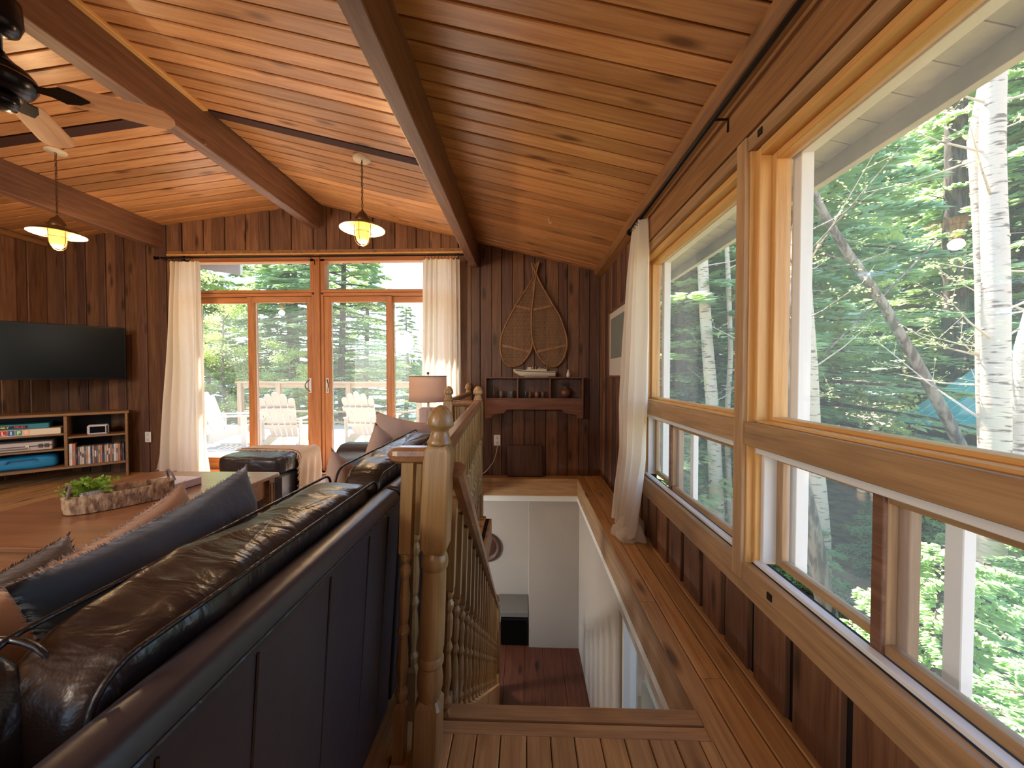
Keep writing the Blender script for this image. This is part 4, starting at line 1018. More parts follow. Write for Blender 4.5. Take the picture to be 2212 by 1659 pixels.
# snowshoes
def P4(px, py, dy=0):  # measured outline points, metres on the wall plane
    return ((px - 1130.3) * 4.21 / 830.8, D - .06 + dy, 1.12 - (py - 811.2) * 4.21 / 830.0)
def snowshoe(lab, outl, bars, mid, dy):
    o = empty('snowshoe', (0, 0, 0)); tag(o, lab, 'snowshoe', 'crossed snowshoes on the far wall')
    pts = [Vector(P4(*p, dy)) for p in outl]
    # smooth
    sm = []
    m = len(pts)
    for i in range(m - 1):
        p0, p1, p2, p3 = pts[max(i - 1, 0)], pts[i], pts[i + 1], pts[min(i + 2, m - 1)]
        for k in range(5):
            t_ = k / 5; sm.append(.5 * ((2 * p1) + (-p0 + p2) * t_ + (2 * p0 - 5 * p1 + 4 * p2 - p3) * t_ ** 2 + (-p0 + 3 * p1 - 3 * p2 + p3) * t_ ** 3))
    sm.append(pts[-1])
    G().tube(sm, .0105, 8).obj('frame', M['snow'], o, smooth=True)
    for b in bars:
        a, c = Vector(P4(*b[0], dy)), Vector(P4(*b[1], dy)); d = (c - a).normalized(); u_ = Vector((-d.z, 0, d.x)) * .013
        f_ = Vector((0, .006, 0))
        G().add([a - u_ - f_, c - u_ - f_, c + u_ - f_, a + u_ - f_, a - u_ + f_, c - u_ + f_, c + u_ + f_, a + u_ + f_], [(0, 1, 2, 3), (7, 6, 5, 4), (0, 4, 5, 1), (1, 5, 6, 2), (2, 6, 7, 3), (3, 7, 4, 0)]).obj('crossbar', M['snow'], o)
    # lacing clipped to the frame outline
    poly = [(p.x, p.z) for p in sm]
    def crossings(px, pz, dx, dz):
        ts = []
        for i in range(len(poly)):
            (x1, z1), (x2, z2) = poly[i], poly[(i + 1) % len(poly)]
            den = dx * (z2 - z1) - dz * (x2 - x1)
            if abs(den) < 1e-9: continue
            t_ = ((x1 - px) * (z2 - z1) - (z1 - pz) * (x2 - x1)) / den; s_ = ((x1 - px) * dz - (z1 - pz) * dx) / den
            if 0 <= s_ < 1: ts.append(t_)
        return sorted(ts)
    g = G(); cx = sum(p[0] for p in poly) / len(poly); cz_ = sum(p[1] for p in poly) / len(poly); q = random.Random(4)
    for ang in (0, 60, 120):
        dx, dz = cos(radians(ang)), sin(radians(ang)); nx, nz = -dz, dx; k = -60
        while k < 60:
            off = k * .0145 + q.uniform(-.003, .003); ts = crossings(cx + nx * off, cz_ + nz * off, dx, dz)
            for i in range(0, len(ts) - 1, 2):
                a = Vector((cx + nx * off + dx * ts[i], D - .06 + dy, cz_ + nz * off + dz * ts[i])); b = Vector((cx + nx * off + dx * ts[i + 1], D - .06 + dy, cz_ + nz * off + dz * ts[i + 1]))
                if a.z > 1.12 + (811 - 640) * .00508 and False: continue
                g.tube([a, b], .0016, 3)
            k += 1
    g.obj('lacing', M['gut'], o)['kind'] = 'stuff'
    return o
def c4(L): return [(1000 + a / 2.765, 480 + b / 2.765) for a, b in L]
snowshoe('left snowshoe of the crossed pair, straight tail in front', c4([(404, 240), (414, 330), (410, 480), (403, 580), (408, 700), (396, 770), (345, 842), (285, 862), (240, 838), (214, 760), (224, 670), (262, 580), (318, 480), (380, 385), (418, 320), (432, 270), (440, 243)]),
         [c4([(300, 498), (412, 522)]), c4([(226, 735), (398, 775)])], None, 0)
snowshoe('right snowshoe of the crossed pair, tail behind the other', c4([(446, 240), (428, 320), (416, 420), (402, 560), (408, 700), (440, 790), (490, 850), (545, 862), (590, 820), (614, 740), (604, 660), (570, 565), (520, 480), (460, 375), (428, 310), (412, 270)]),
         [c4([(412, 525), (528, 500)]), c4([(424, 776), (612, 736)])], None, -.022)
wbk = ebox('wood_block', -.185, .2, D - .10, D - .035, .003, .345, M['walld'], None, .01); tag(wbk, 'dark weathered wood block leaning on the wall base', 'wood block')
# framed picture on the right wall
pf = empty('framed_picture', (W - .03, 3.52, 1.42)); tag(pf, 'pale framed picture on the side wall, half behind the curtain', 'picture')
ebox('backing', -.002, .006, -.31, .31, -.30, .30, C('mat_board', (196, 192, 184)), pf, 0); ebox('print', -.004, -.002, -.25, .25, -.14, .24, C('grey_print', (118, 124, 120)), pf, 0)
for a in ((-.33, -.31, -.32, .32), (.31, .33, -.32, .32)): ebox('frame_side', -.014, .006, a[0], a[1], a[2], a[3], M['shelfz'], pf)
for a in ((-.31, .31, -.32, -.30), (-.31, .31, .30, .32)): ebox('frame_rail', -.014, .006, a[0], a[1], a[2], a[3], M['shelfz'], pf)

# ------------------------------------------------------------ curtains and rods
def curtain(nm, fn, lab, nu=90, nv=40, mat='curtain'):
    g = G().grid(fn, nu, nv); o = g.obj(nm, M[mat], None, smooth=True); tag(o, lab, 'curtain'); return o
def cl(u, v):  # left door curtain
    e = v ** 1.5; xl = -3.925 + (-4.12 + 3.925) * e; xr = -3.585 + (-3.50 + 3.585) * e
    x = xl + (xr - xl) * u + .012 * sin(v * 5 + u * 9)
    amp = .030 + .014 * v
    y = D - .16 + amp * (.55 + .45 * sin(u * 7 + 1)) * sin(u * 40 + 3 * u * u + 1.2 * sin(v * 3 + u * 4)) + .03 * noise.noise(Vector((u * 5, v * 3, 1)))
    return (x, y, 2.375 - v * 2.355 + (.035 if u < .35 and v > .99 else 0))
curtain('curtain', cl, 'cream curtain hanging left of the patio doors, flared at the floor')
def crt(u, v):
    xl = -1.10 - .03 * v; xr = -.70 + .03 * sin(v * 2.2) - .05 * v
    x = xl + (xr - xl) * u
    y = D - .16 + .030 * (.6 + .4 * sin(u * 9)) * sin(u * 44 + 3 * u * u + 1.1 * sin(v * 2.4 + u * 3)) + .02 * noise.noise(Vector((u * 5, v * 3, 8)))
    return (x, y, 2.375 - v * 2.35)
curtain('curtain', crt, 'cream curtain hanging right of the patio doors')
def csd(u, v):  # side window curtain, gathered, pooling on the floor
    yt0, yt1 = 2.60, 2.80; sp = sin(min(v, .75) / .75 * pi / 2) ** .8
    ya = yt0 + (2.52 - yt0) * sp; yb = yt1 + (3.10 - yt1) * sp * (1 - .55 * max(0, v - .6) / .4)
    y = ya + (yb - ya) * u
    xc = .79 - .03 * v - .06 * max(0, v - .75) / .25
    x = xc + (.030 + .012 * v) * sin(u * 26 + .9 * sin(v * 3 + 1)) + .01 * noise.noise(Vector((u * 6, v * 5, 3)))
    return (min(x, .835), y, 2.165 - v * 2.12)
oc = curtain('curtain', csd, 'cream curtain bunched beside the side window, puddled on the floorboards', 80, 50)
def pud(u, v):
    a = 2 * pi * u; ph = v * pi / 2
    r_ = 1 + .22 * noise.noise(Vector((cos(a) * 1.7, sin(a) * 1.7, v * 2))) + .10 * sin(a * 5 + v * 4)
    f_ = .3 * noise.noise(Vector((cos(a) * 3 + 4, sin(a) * 3, v * 4)))
    return (.745 + .095 * cos(a) * cos(ph) * r_ + (-.03 if v < .2 and cos(a) < -.5 else 0), 2.68 + .125 * sin(a) * cos(ph) * r_, .004 + .155 * sin(ph) * (1 + f_))
G().grid(pud, 60, 22, True).obj('puddled_hem', M['curtain'], oc, smooth=True)
def rod(nm, p, q_, r_, lab, rings, br):
    o = empty(nm, (0, 0, 0)); tag(o, lab, 'curtain rod')
    p, q_ = Vector(p), Vector(q_); d = (q_ - p).normalized()
    G().tube([p, q_], r_, 10).obj('rod', M['blackm'], o, smooth=True)
    for e, s_ in ((p, -1), (q_, 1)):
        G().tube([e, e + d * s_ * .01, e + d * s_ * .02, e + d * s_ * .045, e + d * s_ * .06], [r_ * 1.2, r_ * 2, r_ * 1.4, r_ * 2.4, r_ * .6], 10).obj('end_knob', M['blackm'], o, smooth=True)
    for t_ in rings:
        c = p.lerp(q_, t_); s2 = Vector((0, 0, 1)); a2 = d.cross(s2)
        G().tube([c + (s2 * cos(2 * pi * k / 14) + a2 * sin(2 * pi * k / 14)) * r_ * 2.1 - s2 * r_ for k in range(14)], .002, 5, True).obj('ring', M['blackm'], o)
    for (bp, wv) in br: 
        bp = Vector(bp); wv = Vector(wv)
        G().tube([bp, bp + wv, bp + wv + Vector((0, 0, -.05))], .005, 6).obj('bracket', M['blackm'], o)
    return o
rod('curtain_rod', (-4.03, D - .17, 2.415), (-.60, D - .17, 2.415), .009, 'long black curtain rod over the patio doors', [.012 + .0095 * k for k in range(11)] + [.862 + .0105 * k for k in range(11)], [((-3.99, D - .17, 2.41), (0, .12, 0)), ((-2.35, D - .17, 2.41), (0, .12, 0)), ((-.64, D - .17, 2.41), (0, .12, 0))])
rod('curtain_rod', (.775, .35, 2.172), (.775, 2.83, 2.172), .011, 'long black curtain rod above the side windows', [.918 + .008 * k for k in range(9)], [((.775, 1.62, 2.165), (.055, 0, 0)), ((.775, 2.7, 2.165), (.055, 0, 0))])

# ------------------------------------------------------------ pendant lamps and fan
def pendant(x, y, zceil, zshade, lab):
    o = empty('pendant_lamp', (x, y, zshade)); tag(o, lab, 'lamp')
    zc_ = zceil - zshade
    G().lathe([(.062, zc_ - .012), (.066, zc_ - .004), (.066, zc_ + .006)], 24).obj('ceiling_plate', M['creamm'], o, smooth=True)
    zt = .115; n_l = int((zc_ - zt) / .026); g = G()
    for k in range(n_l):
        zz = zt + .013 + k * .026; a = Vector((1, 0, 0)) if k % 2 else Vector((0, 1, 0))
        g.tube([Vector((0, 0, zz)) + a * .007 * cos(2 * pi * j / 10) + Vector((0, 0, .017 * sin(2 * pi * j / 10))) for j in range(10)], .0022, 5, True)
    g.obj('chain', M['brass'], o)
    G().tube([(.004 * sin(k), .004 * cos(k * 1.3), zt + (zc_ - zt) * k / 20) for k in range(21)], .0022, 5).obj('cord', M['brass'], o)
    h = G().lathe([(.050, .02), (.052, .045), (.048, .06), (.036, .085), (.020, .103), (.010, .112), (.006, .125)], 24).obj('socket_cap', M['brass'], o, smooth=True)
    for a in range(3): G().tube([(.05 * cos(a * 2.1), .05 * sin(a * 2.1), .045), (.062 * cos(a * 2.1), .062 * sin(a * 2.1), .045)], .004, 6).obj('thumb_screw', M['brass'], h)
    G().grid(lambda u, v: ((.05 + .115 * v) * cos(2 * pi * u), (.05 + .115 * v) * sin(2 * pi * u), .026 - .052 * v ** 1.5), 40, 10, True).obj('shade', M['brass'], o, smooth=True)
    G().grid(lambda u, v: ((.05 + .114 * v) * cos(2 * pi * u), (.05 + .114 * v) * sin(2 * pi * u), .0225 - .052 * v ** 1.5), 40, 10, True).obj('shade_lining', M['creamm'], o, smooth=True)
    G().lathe([(.006, -.138), (.026, -.132), (.042, -.112), (.049, -.08), (.050, .02)], 24).obj('globe', M['bulb'], o, smooth=True)
    for a in (0, pi / 2):
        pts = [(.063 * cos(a) * s_, .063 * sin(a) * s_, z) for s_, z in ((1, .01), (1, -.07), (.96, -.10), (.8, -.125), (.45, -.145), (0, -.152), (-.45, -.145), (-.8, -.125), (-.96, -.10), (-1, -.07), (-1, .01))]
        G().tube(pts, .0026, 5).obj('cage_wire', M['brass'], o, smooth=True)
    G().tube([(.064 * cos(2 * pi * k / 24), .064 * sin(2 * pi * k / 24), -.055) for k in range(24)], .0026, 5, True).obj('cage_ring', M['brass'], o, smooth=True)
    l = bpy.data.lights.new('pendant_light', 'POINT'); l.energy = 6; l.color = (1, .66, .34); l.shadow_soft_size = .04
    lo = bpy.data.objects.new('pendant_light', l); COL.objects.link(lo); lo.location = (x, y, zshade - .19)
    return o
pendant(-1.237, 2.92, 2.768, 2.262, 'caged bronze pendant lamp hanging in front of the patio doors')
pendant(-3.69, 2.945, 2.885, 2.262, 'caged bronze pendant lamp hanging near the television corner')
fn_ = empty('ceiling_fan', (-2.25, 1.60, 2.40)); tag(fn_, 'dark metal ceiling fan with pale wooden blades under the ridge beam', 'fan')
dkm = C('fan_dark', (30, 28, 34), .25); dkm.node_tree.nodes['Principled BSDF'].inputs['Metallic'].default_value = .8
G().lathe([(.03, .18), (.062, .20), (.075, .24), (.07, .33), (.03, .35)], 24).obj('canopy', dkm, fn_, smooth=True)
G().lathe([(.014, .09), (.014, .615)], 12).obj('down_rod', dkm, fn_, smooth=True)
G().lathe([(.04, -.07), (.075, -.066), (.098, -.045), (.113, -.015), (.111, .012), (.09, .04), (.06, .06), (.03, .09), (.02, .11)], 32).obj('motor_housing', dkm, fn_, smooth=True)
G().tube([(.1145 * cos(2 * pi * k / 40), .1145 * sin(2 * pi * k / 40), .0) for k in range(40)], .003, 5, True).obj('gold_band', M['brass'], fn_)
G().lathe([(.02, -.13), (.05, -.125), (.06, -.10), (.055, -.07)], 24).obj('switch_cap', dkm, fn_, smooth=True)
bl_me = G().prism([(.19, -.05), (.22, -.058), (.50, -.066), (.55, -.055), (.578, -.02), (.58, 0), (.578, .02), (.55, .055), (.50, .066), (.22, .058), (.19, .05)], 'z', -.003, .003).mesh('blade')
br_me = G().prism([(.08, -.014), (.15, -.022), (.19, -.045), (.24, -.03), (.28, 0), (.24, .03), (.19, .045), (.15, .022), (.08, .014)], 'z', -.008, -.003).mesh('bracket')
for k in range(4):
    a = radians((31, 123, 211, 303)[k])
    b_ = link('blade', bl_me, M['blade'], fn_, (0, 0, -.012)); b_.rotation_euler = (radians(-12), 0, a)
    c_ = link('blade_bracket', br_me, dkm, fn_, (0, 0, -.013)); c_.rotation_euler = (radians(-12), 0, a)

# hooks
tag(G().tube([(0, 0, .0), (0, 0, -.03), (.008, 0, -.045), (.018, 0, -.04), (.018, 0, -.03)], .003, 6).obj('ceiling_hook', M['creamm'], None, (.20, 3.2, zc(.20) - .001)), 'small hook in the ceiling above the snowshoes', 'hook')
tag(G().tube([(0, 0, .0), (.02, 0, -.01), (.025, 0, -.03), (.01, 0, -.04)], .003, 6).obj('beam_hook', M['brass'], None, (-2.29, 2.70, 2.80)), 'small hook on the side of the ridge beam', 'hook')

# ------------------------------------------------------------ table lamp on a side table behind the sofa arm
stb = empty('side_table', (-.885, 3.5, 0)); tag(stb, 'small wooden side table under the table lamp', 'table')
ebox('tabletop', -.24, .24, -.22, .22, .50, .525, M['tablew'], stb)
for sx in (-1, 1):
    for sy in (-1, 1): ebox('leg', sx * .2 - .02, sx * .2 + .02, sy * .18 - .02, sy * .18 + .02, 0, .50, M['tablew'], stb)
tl = empty('table_lamp', (-.885, 3.5, .525)); tag(tl, 'table lamp with a white drum shade and ribbed ceramic base', 'lamp')
shm = clothmat('lamp_shade_cloth', (238, 214, 196), .5, 300, .1)
g = G().grid(lambda u, v: ((.172 - .006 * v) * cos(2 * pi * u), (.172 - .006 * v) * sin(2 * pi * u), .357 + .235 * v), 48, 4, True)
g.obj('drum_shade', shm, tl, smooth=True, solid=.002)
for z, r_ in ((.36, .1735), (.588, .1675)): G().tube([(r_ * cos(2 * pi * k / 48), r_ * sin(2 * pi * k / 48), z) for k in range(48)], .0045, 6, True).obj('shade_trim', C('grey_trim', (150, 138, 128)), tl, smooth=True)
cer = C('ceramic_mauve', (200, 178, 170), .5)
g = G()
def cerf(u, v):
    r_ = .078 + .005 * abs(sin(u * pi * 14)) * (1 if (v * 4) % 1 < .85 else .2); z = .0 + .30 * v
    if v > .97: r_ *= .75
    return (r_ * cos(2 * pi * u), r_ * sin(2 * pi * u), z)
g.grid(cerf, 84, 26, True).obj('ceramic_base', cer, tl, smooth=True)
G().lathe([(.01, .0), (.078, .002), (.06, .297), (.012, .30), (.010, .34), (.012, .38)], 20).obj('neck', M['pot'], tl, smooth=True)
G().lathe([(.003, .38), (.003, .60), (.012, .608), (.013, .618), (.004, .628)], 12).obj('top_finial', M['brass'], tl, smooth=True)

# rug by the patio doors
rg = G().box(-2.70, -1.3, 1.2, 4.05, .0, .008).obj('rug', clothmat('pale_rug', (206, 200, 204), 0, 120, .5), None, bevel=.003); tag(rg, 'pale flat rug on the floor in front of the sofa', 'rug')
# unseen chandelier and globe pendant, added behind the view as room fill
chd = empty('chandelier', (-3.2, -1.2, 2.1)); tag(chd, 'unseen brass chandelier with lit globes, added as room fill', 'chandelier')
G().tube([(0, 0, .75), (0, 0, 0)], .008, 8).obj('stem', M['brass'], chd)
for k in range(5):
    a = 2 * pi * k / 5; G().tube([(0, 0, 0), (.15 * cos(a), .15 * sin(a), -.05), (.28 * cos(a), .28 * sin(a), .02)], .007, 6).obj('arm', M['brass'], chd, smooth=True)
    G().lathe([(.01, .02), (.04, .04), (.05, .08), (.035, .12), (.01, .13)], 14, (.28 * cos(a), .28 * sin(a))).obj('globe', M['bulb'], chd, smooth=True)
for lx, ly_, le in ((-3.2, -1.2, 55), (-.7, -1.5, 6)):
    l = bpy.data.lights.new('room_fill_light', 'POINT'); l.energy = le; l.color = (1, .9, .78); l.shadow_soft_size = .3
    lo = bpy.data.objects.new('room_fill_light', l); COL.objects.link(lo); lo.location = (lx, ly_, 2.0)
kl = empty('pendant_lamp', (-.7, -1.5, 2.0)); tag(kl, 'unseen plain globe pendant lamp added behind the viewpoint as room fill', 'lamp')
G().lathe([(.01, -.1), (.06, -.09), (.085, -.04), (.085, 0), (.05, .06), (.01, .08)], 20).obj('globe', M['bulb'], kl, smooth=True); G().tube([(0, 0, .08), (0, 0, .62)], .006, 6).obj('stem', M['brass'], kl)

# ================================================================ outdoors
GZ = -2.6
g = G().box(1.6, 70, -25, 90, GZ - .3, GZ); gr = g.obj('ground', M['litter']); tag(gr, 'leaf littered ground under the trees outside the side windows', 'ground', kind='structure')
g = G().box(-60, 1.6, 4.6, 15.5, -3.4, -2.75); g2 = g.obj('ground_shore', M['litter']); tag(g2, 'sloping shore ground below the deck', 'ground', kind='structure')
lm, N, L, P = newmat('lake_water'); P.inputs['Base Color'].default_value = sc((52, 92, 112)); P.inputs['Roughness'].default_value = .12
tc = N.new('ShaderNodeTexCoord'); n_ = N.new('ShaderNodeTexNoise'); n_.inputs['Scale'].default_value = 1.2; n_.inputs['Detail'].default_value = 5
mp_ = N.new('ShaderNodeMapping'); mp_.inputs['Scale'].default_value = (1, 3, 1); L.new(tc.outputs['Object'], mp_.inputs[0]); L.new(mp_.outputs[0], n_.inputs['Vector'])
b_ = N.new('ShaderNodeBump'); b_.inputs['Strength'].default_value = .6; b_.inputs['Distance'].default_value = .15; L.new(n_.outputs['Fac'], b_.inputs['Height']); L.new(b_.outputs[0], P.inputs['Normal'])
g = G().box(-300, 200, 15.0, 420, -3.6, -2.9); lk = g.obj('lake', lm); tag(lk, 'bright lake beyond the deck railing', 'lake', kind='structure')
q = random.Random(12)
g = G()
def cone(g, x, y, z, h, r, n=7, k=4):
    for i in range(k):
        z0 = z + h * (.10 + .8 * i / k); z1 = z + h * (.10 + .8 * i / k) + h * .42 * (1 - .1 * i); z1 = min(z1, z + h); rr = r * (1 - i / (k + .5))
        a0 = q.uniform(0, 6)
        vs = [(x + rr * cos(a0 + 2 * pi * j / n) * q.uniform(.75, 1.15), y + rr * sin(a0 + 2 * pi * j / n) * q.uniform(.75, 1.15), z0) for j in range(n)] + [(x, y, z1)]
        g.add(vs, [(j, (j + 1) % n, n) for j in range(n)])
for i in range(1500):
    x = q.uniform(-170, 40); y = q.uniform(200, 250); cone(g, x, y, -2.9 + (y - 200) * .10, q.uniform(7, 12), q.uniform(1.6, 3.0))
g.box(-220, 120, 198, 300, -3.2, -2.4)
df = g.obj('far_shore_forest', M['pine']); tag(df, 'dense conifer forest on the far lake shore', 'forest', kind='stuff')

# deck and railing
dk = empty('deck', (0, 4.5, -.12)); tag(dk, 'sunlit pale board deck outside the patio doors', 'deck', kind='structure')
y = 0; k = 0
dme = {}
while y < 4.85:
    o = G().box(-9.5, .9, 0, .138, -.03, 0).obj('deck_board', M['deck'], dk, (0, y, 0)); y += .144
ebox('rim_joist', -9.5, .9, 4.86, 4.9, -.3, -.03, M['deck'], dk)
dr = empty('deck_railing', (0, 9.2, -.12)); tag(dr, 'weathered wooden railing along the lake side of the deck', 'railing')
ebox('top_rail', -7.05, .9, -.07, .07, 1.045, 1.085, M['railo'], dr); ebox('upper_rail', -7.0, .9, -.02, .02, .94, 1.045, M['railo'], dr)
ebox('lower_rail', -7.0, .9, -.02, .02, .34, .38, M['railo'], dr); ebox('bottom_rail', -7.0, .9, -.02, .02, .08, .12, M['railo'], dr)
M['railoz'] = wood('deck_post_wood', (170, 142, 110), (140, 112, 82), 'z', .7, .05, .1)
for x in (-6.96, -6.0, -4.27, -2.55, -.8, .8): ebox('post', x - .055, x + .055, -.05, .05, 0, 1.045, M['railoz'], dr)

# adirondack chairs
def adirondack(loc, rz, lab, proto=None):
    r_ = empty('deck_chair', loc, rz); tag(r_, lab, 'chair', 'white slatted deck chairs')
    if proto:
        for ch in list(proto.children): c = ch.copy(); COL.objects.link(c); c.parent = r_
        return r_
    # faces +y; back rises at the rear (-y)
    def slat(nm, pts, w_, t_=.02):
        pass
    tilt = radians(24)
    for i in range(5):
        x = (i - 2) * .098; wd = .092; ln = .80 - .035 * abs(i - 2) ** 1.6
        top = [(x * 1.18 - wd * .55, ln - .05), (x * 1.18 - wd * .40, ln - .012), (x * 1.18, ln), (x * 1.18 + wd * .40, ln - .012), (x * 1.18 + wd * .55, ln - .05)]
        pts = [(x * .86 - wd * .38, 0), (x * .86 + wd * .38, 0)] + top[::-1]
        o = G().prism(pts, 'y', -.009, .009).obj('back_slat', M['adir'], r_, (0, -.22, .24)); o.rotation_euler = (radians(22), 0, 0)
    for zz in (.20, .50): o = ebox('back_rail', -.27, .27, -.012, .012, -.03, .03, M['adir'], r_); o.location = (0, -.245 - zz * .41, .24 + zz * .92); o.rotation_euler = (radians(22), 0, 0)
    for i in range(6): o = ebox('seat_slat', -.26, .26, -.04, .04, -.01, .01, M['adir'], r_); o.location = (0, -.20 + i * .088, .265 + i * .020); o.rotation_euler = (radians(11), 0, 0)
    for sx in (-1, 1):
        x = sx * .275
        G().prism([(-.62, 0), (-.50, 0), (.33, .27), (.33, .37), (.25, .38), (-.25, .255)], 'x', x - .012, x + .012).obj('side_rail', M['adir'], r_)
        ebox('front_leg', x + sx * .012, x + sx * .034, .24, .33, 0, .53, M['adir'], r_)
        ebox('rear_leg', x + sx * .012, x + sx * .034, -.36, -.28, .12, .53, M['adir'], r_)
        o = G().prism([(x - .06, .40), (x + .06, .40), (x + .075, .30), (x + .05, -.40), (x - .03, -.40), (x - .075, .30)], 'z', .53, .552).obj('armrest', M['adir'], r_, bevel=.003)
    return r_
c0 = adirondack((-3.92, 6.35, -.12), radians(4), 'white slatted deck chair seen from behind through the left patio door')
adirondack((-2.62, 6.55, -.12), radians(-8), 'white slatted deck chair seen from behind through the right patio door', c0)
adirondack((-5.15, 6.65, -.12), radians(-78), 'white slatted deck chair in profile, leftmost on the deck', c0)

# ---- vegetation
def limb(g, pts, r0, r1, n=6):
    m = len(pts); g.tube(pts, [r0 + (r1 - r0) * i / (m - 1) for i in range(m)], n)
def conifer_meshes(seed, h=9, R0=2.6, nb=120, per=120, leaf=.055, start=.12):
    """trunk mesh and a needle mesh: drooping flat sprays"""
    q = random.Random(seed); gt, gb, gl = G(), G(), G()
    limb(gt, [(0.05 * sin(i), .05 * cos(i * 1.7), h * i / 6) for i in range(7)], .17, .02, 10)
    for b in range(nb):
        t = start + (1 - start) * (b / nb) ** .9; z = h * t; a = b * 2.4 + q.uniform(-.3, .3); Lb = R0 * (1 - t) ** .75 * q.uniform(.65, 1.15) + .15
        droop = q.uniform(.10, .30)
        def P_(s): return Vector((cos(a) * Lb * s, sin(a) * Lb * s, z + .10 * Lb * s - droop * Lb * s * s))
        limb(gb, [P_(0), P_(.35), P_(.7), P_(1)], .018 + .008 * Lb, .004, 4)
        side = Vector((-sin(a), cos(a), 0)); n_ = int(per * (.35 + .65 * Lb / R0))
        for i in range(n_):
            s = q.uniform(.12, 1.0) ** .8; w_ = Lb * .34 * (1.08 - s) * q.choice((-1, 1)) * q.uniform(.0, 1) ** .7
            p = P_(s) + side * w_ + Vector((cos(a), sin(a), 0)) * abs(w_) * .5 + Vector((0, 0, q.uniform(-.05, .03) - abs(w_) * .18))
            d = (Vector((cos(a), sin(a), q.uniform(-.35, .1))) * .6 + side * math.copysign(1, w_) * q.uniform(.3, 1)).normalized() * leaf * q.uniform(.8, 1.8)
            w2 = Vector((-d.y, d.x, q.uniform(-.03, .03))) * .26
            gl.add([p - w2, p + d * .6 - w2 * .9, p + d * 1.2, p + d * .6 + w2 * .9, p + w2], [(0, 1, 2, 3, 4)])
    return gt.mesh('trunk', True), gb.mesh('branches'), gl.mesh('needles')
def leafy_meshes(seed, h=7, R0=1.8, nbr=26, nl=5200, leaf=.05, trunk=.09, lo=.35):
    q = random.Random(seed); gt, gb, gl = G(), G(), G()
    limb(gt, [(.10 * sin(i * .9 + seed), .10 * cos(i * 1.1), h * i / 7) for i in range(8)], trunk, trunk * .25, 10)
    tips = []
    for b in range(nbr):
        t = lo + (1 - lo) * b / nbr; z = h * t; a = b * 2.4 + q.uniform(-.4, .4); Lb = R0 * (1.05 - .6 * t) * q.uniform(.6, 1.15)
        up = q.uniform(.25, .8); P_ = lambda s: Vector((cos(a) * Lb * s, sin(a) * Lb * s, z + up * Lb * s - .25 * Lb * s * s))
        limb(gb, [P_(0), P_(.4), P_(.75), P_(1)], .022, .004, 5)
        for k in range(5):
            s = q.uniform(.3, 1); p0 = P_(s); dd = Vector((q.uniform(-1, 1), q.uniform(-1, 1), q.uniform(-.2, .7))).normalized() * Lb * .35
            limb(gb, [p0, p0 + dd * .5 + Vector((0, 0, .02)), p0 + dd], .006, .002, 3); tips.append((p0, dd))
    for i in range(nl):
        p0, dd = q.choice(tips); p = p0 + dd * q.uniform(.1, 1.1) + Vector((q.gauss(0, .10), q.gauss(0, .10), q.gauss(0, .08)))
        d = Vector((q.uniform(-1, 1), q.uniform(-1, 1), q.uniform(-1, .5))).normalized() * leaf * q.uniform(.6, 1.2); s2 = d.cross(Vector((q.uniform(-1, 1), q.uniform(-1, 1), 1))).normalized() * leaf * .4
        gl.add([p, p + d * .5 + s2, p + d, p + d * .5 - s2], [(0, 1, 2, 3)])
    return gt.mesh('trunk', True), gb.mesh('branches'), gl.mesh('leaves')
def place_tree(nm, ms_, mats, loc, s, rz, lab, cat='tree', grp=None, tilt=(0, 0)):
    o = empty(nm, loc, rz); o.rotation_euler = (tilt[0], tilt[1], rz); o.scale = (s, s, s); tag(o, lab, cat, grp)
    for n_, me, mt in zip(('trunk', 'branches', 'foliage'), ms_, mats):
        if me is None: continue
        c = link(n_, me, mt, o)
        if n_ != 'trunk': c['kind'] = 'stuff'
    return o
con = [conifer_meshes(1, 10, 3.0, 150, 330, .095), conifer_meshes(2, 9, 2.4, 130, 330, .09, .05), conifer_meshes(3, 12, 3.4, 150, 340, .10, .12)]
lfy = [leafy_meshes(4, 8, 2.6, 30, 16000, .08), leafy_meshes(5, 7, 2.2, 26, 15000, .07, .07, .15)]
sap = [conifer_meshes(7, 2.6, 1.25, 80, 420, .030, .04), conifer_meshes(8, 2.0, 1.1, 70, 400, .028, .02)]
CM = (M['darkbark'], M['darkbark'], M['hemlock']); LM = (M['greybark'], M['greybark'], M['spring'])
M['sapm'] = leafmat('sapling_needles', (150, 192, 134), (200, 224, 162), .55); SM = (M['darkbark'], M['darkbark'], M['sapm'])
# trees beyond the deck (left of the view)
q = random.Random(21)
for i, (x, y, s, v) in enumerate(((-8.8, 14.2, 1.1, 0), (-6.4, 13.4, 1.05, 2), (-12.2, 13.2, 1.2, 1), (-10.6, 17.5, 1.3, 2), (-15.5, 17, 1.5, 0), (-7.9, 19, 1.2, 1), (-5.4, 17.5, .8, 1))):
    place_tree('evergreen_tree', con[v], CM, (x, y, -2.9), s, q.uniform(0, 6), 'dark evergreen tree growing beyond the deck railing', 'tree', 'evergreens beyond the deck')
for i, (x, y, s, v) in enumerate(((-13.2, 15.5, 1.35, 0), (-9.6, 12.0, .95, 1), (-11.0, 11.2, 1.0, 0), (-7.2, 11.6, .7, 1))):
    place_tree('leafy_tree', lfy[v], LM, (x, y, -2.9), s, q.uniform(0, 6), 'yellow-green leafy tree growing beyond the deck railing', 'tree', 'leafy trees beyond the deck')
q = random.Random(31)
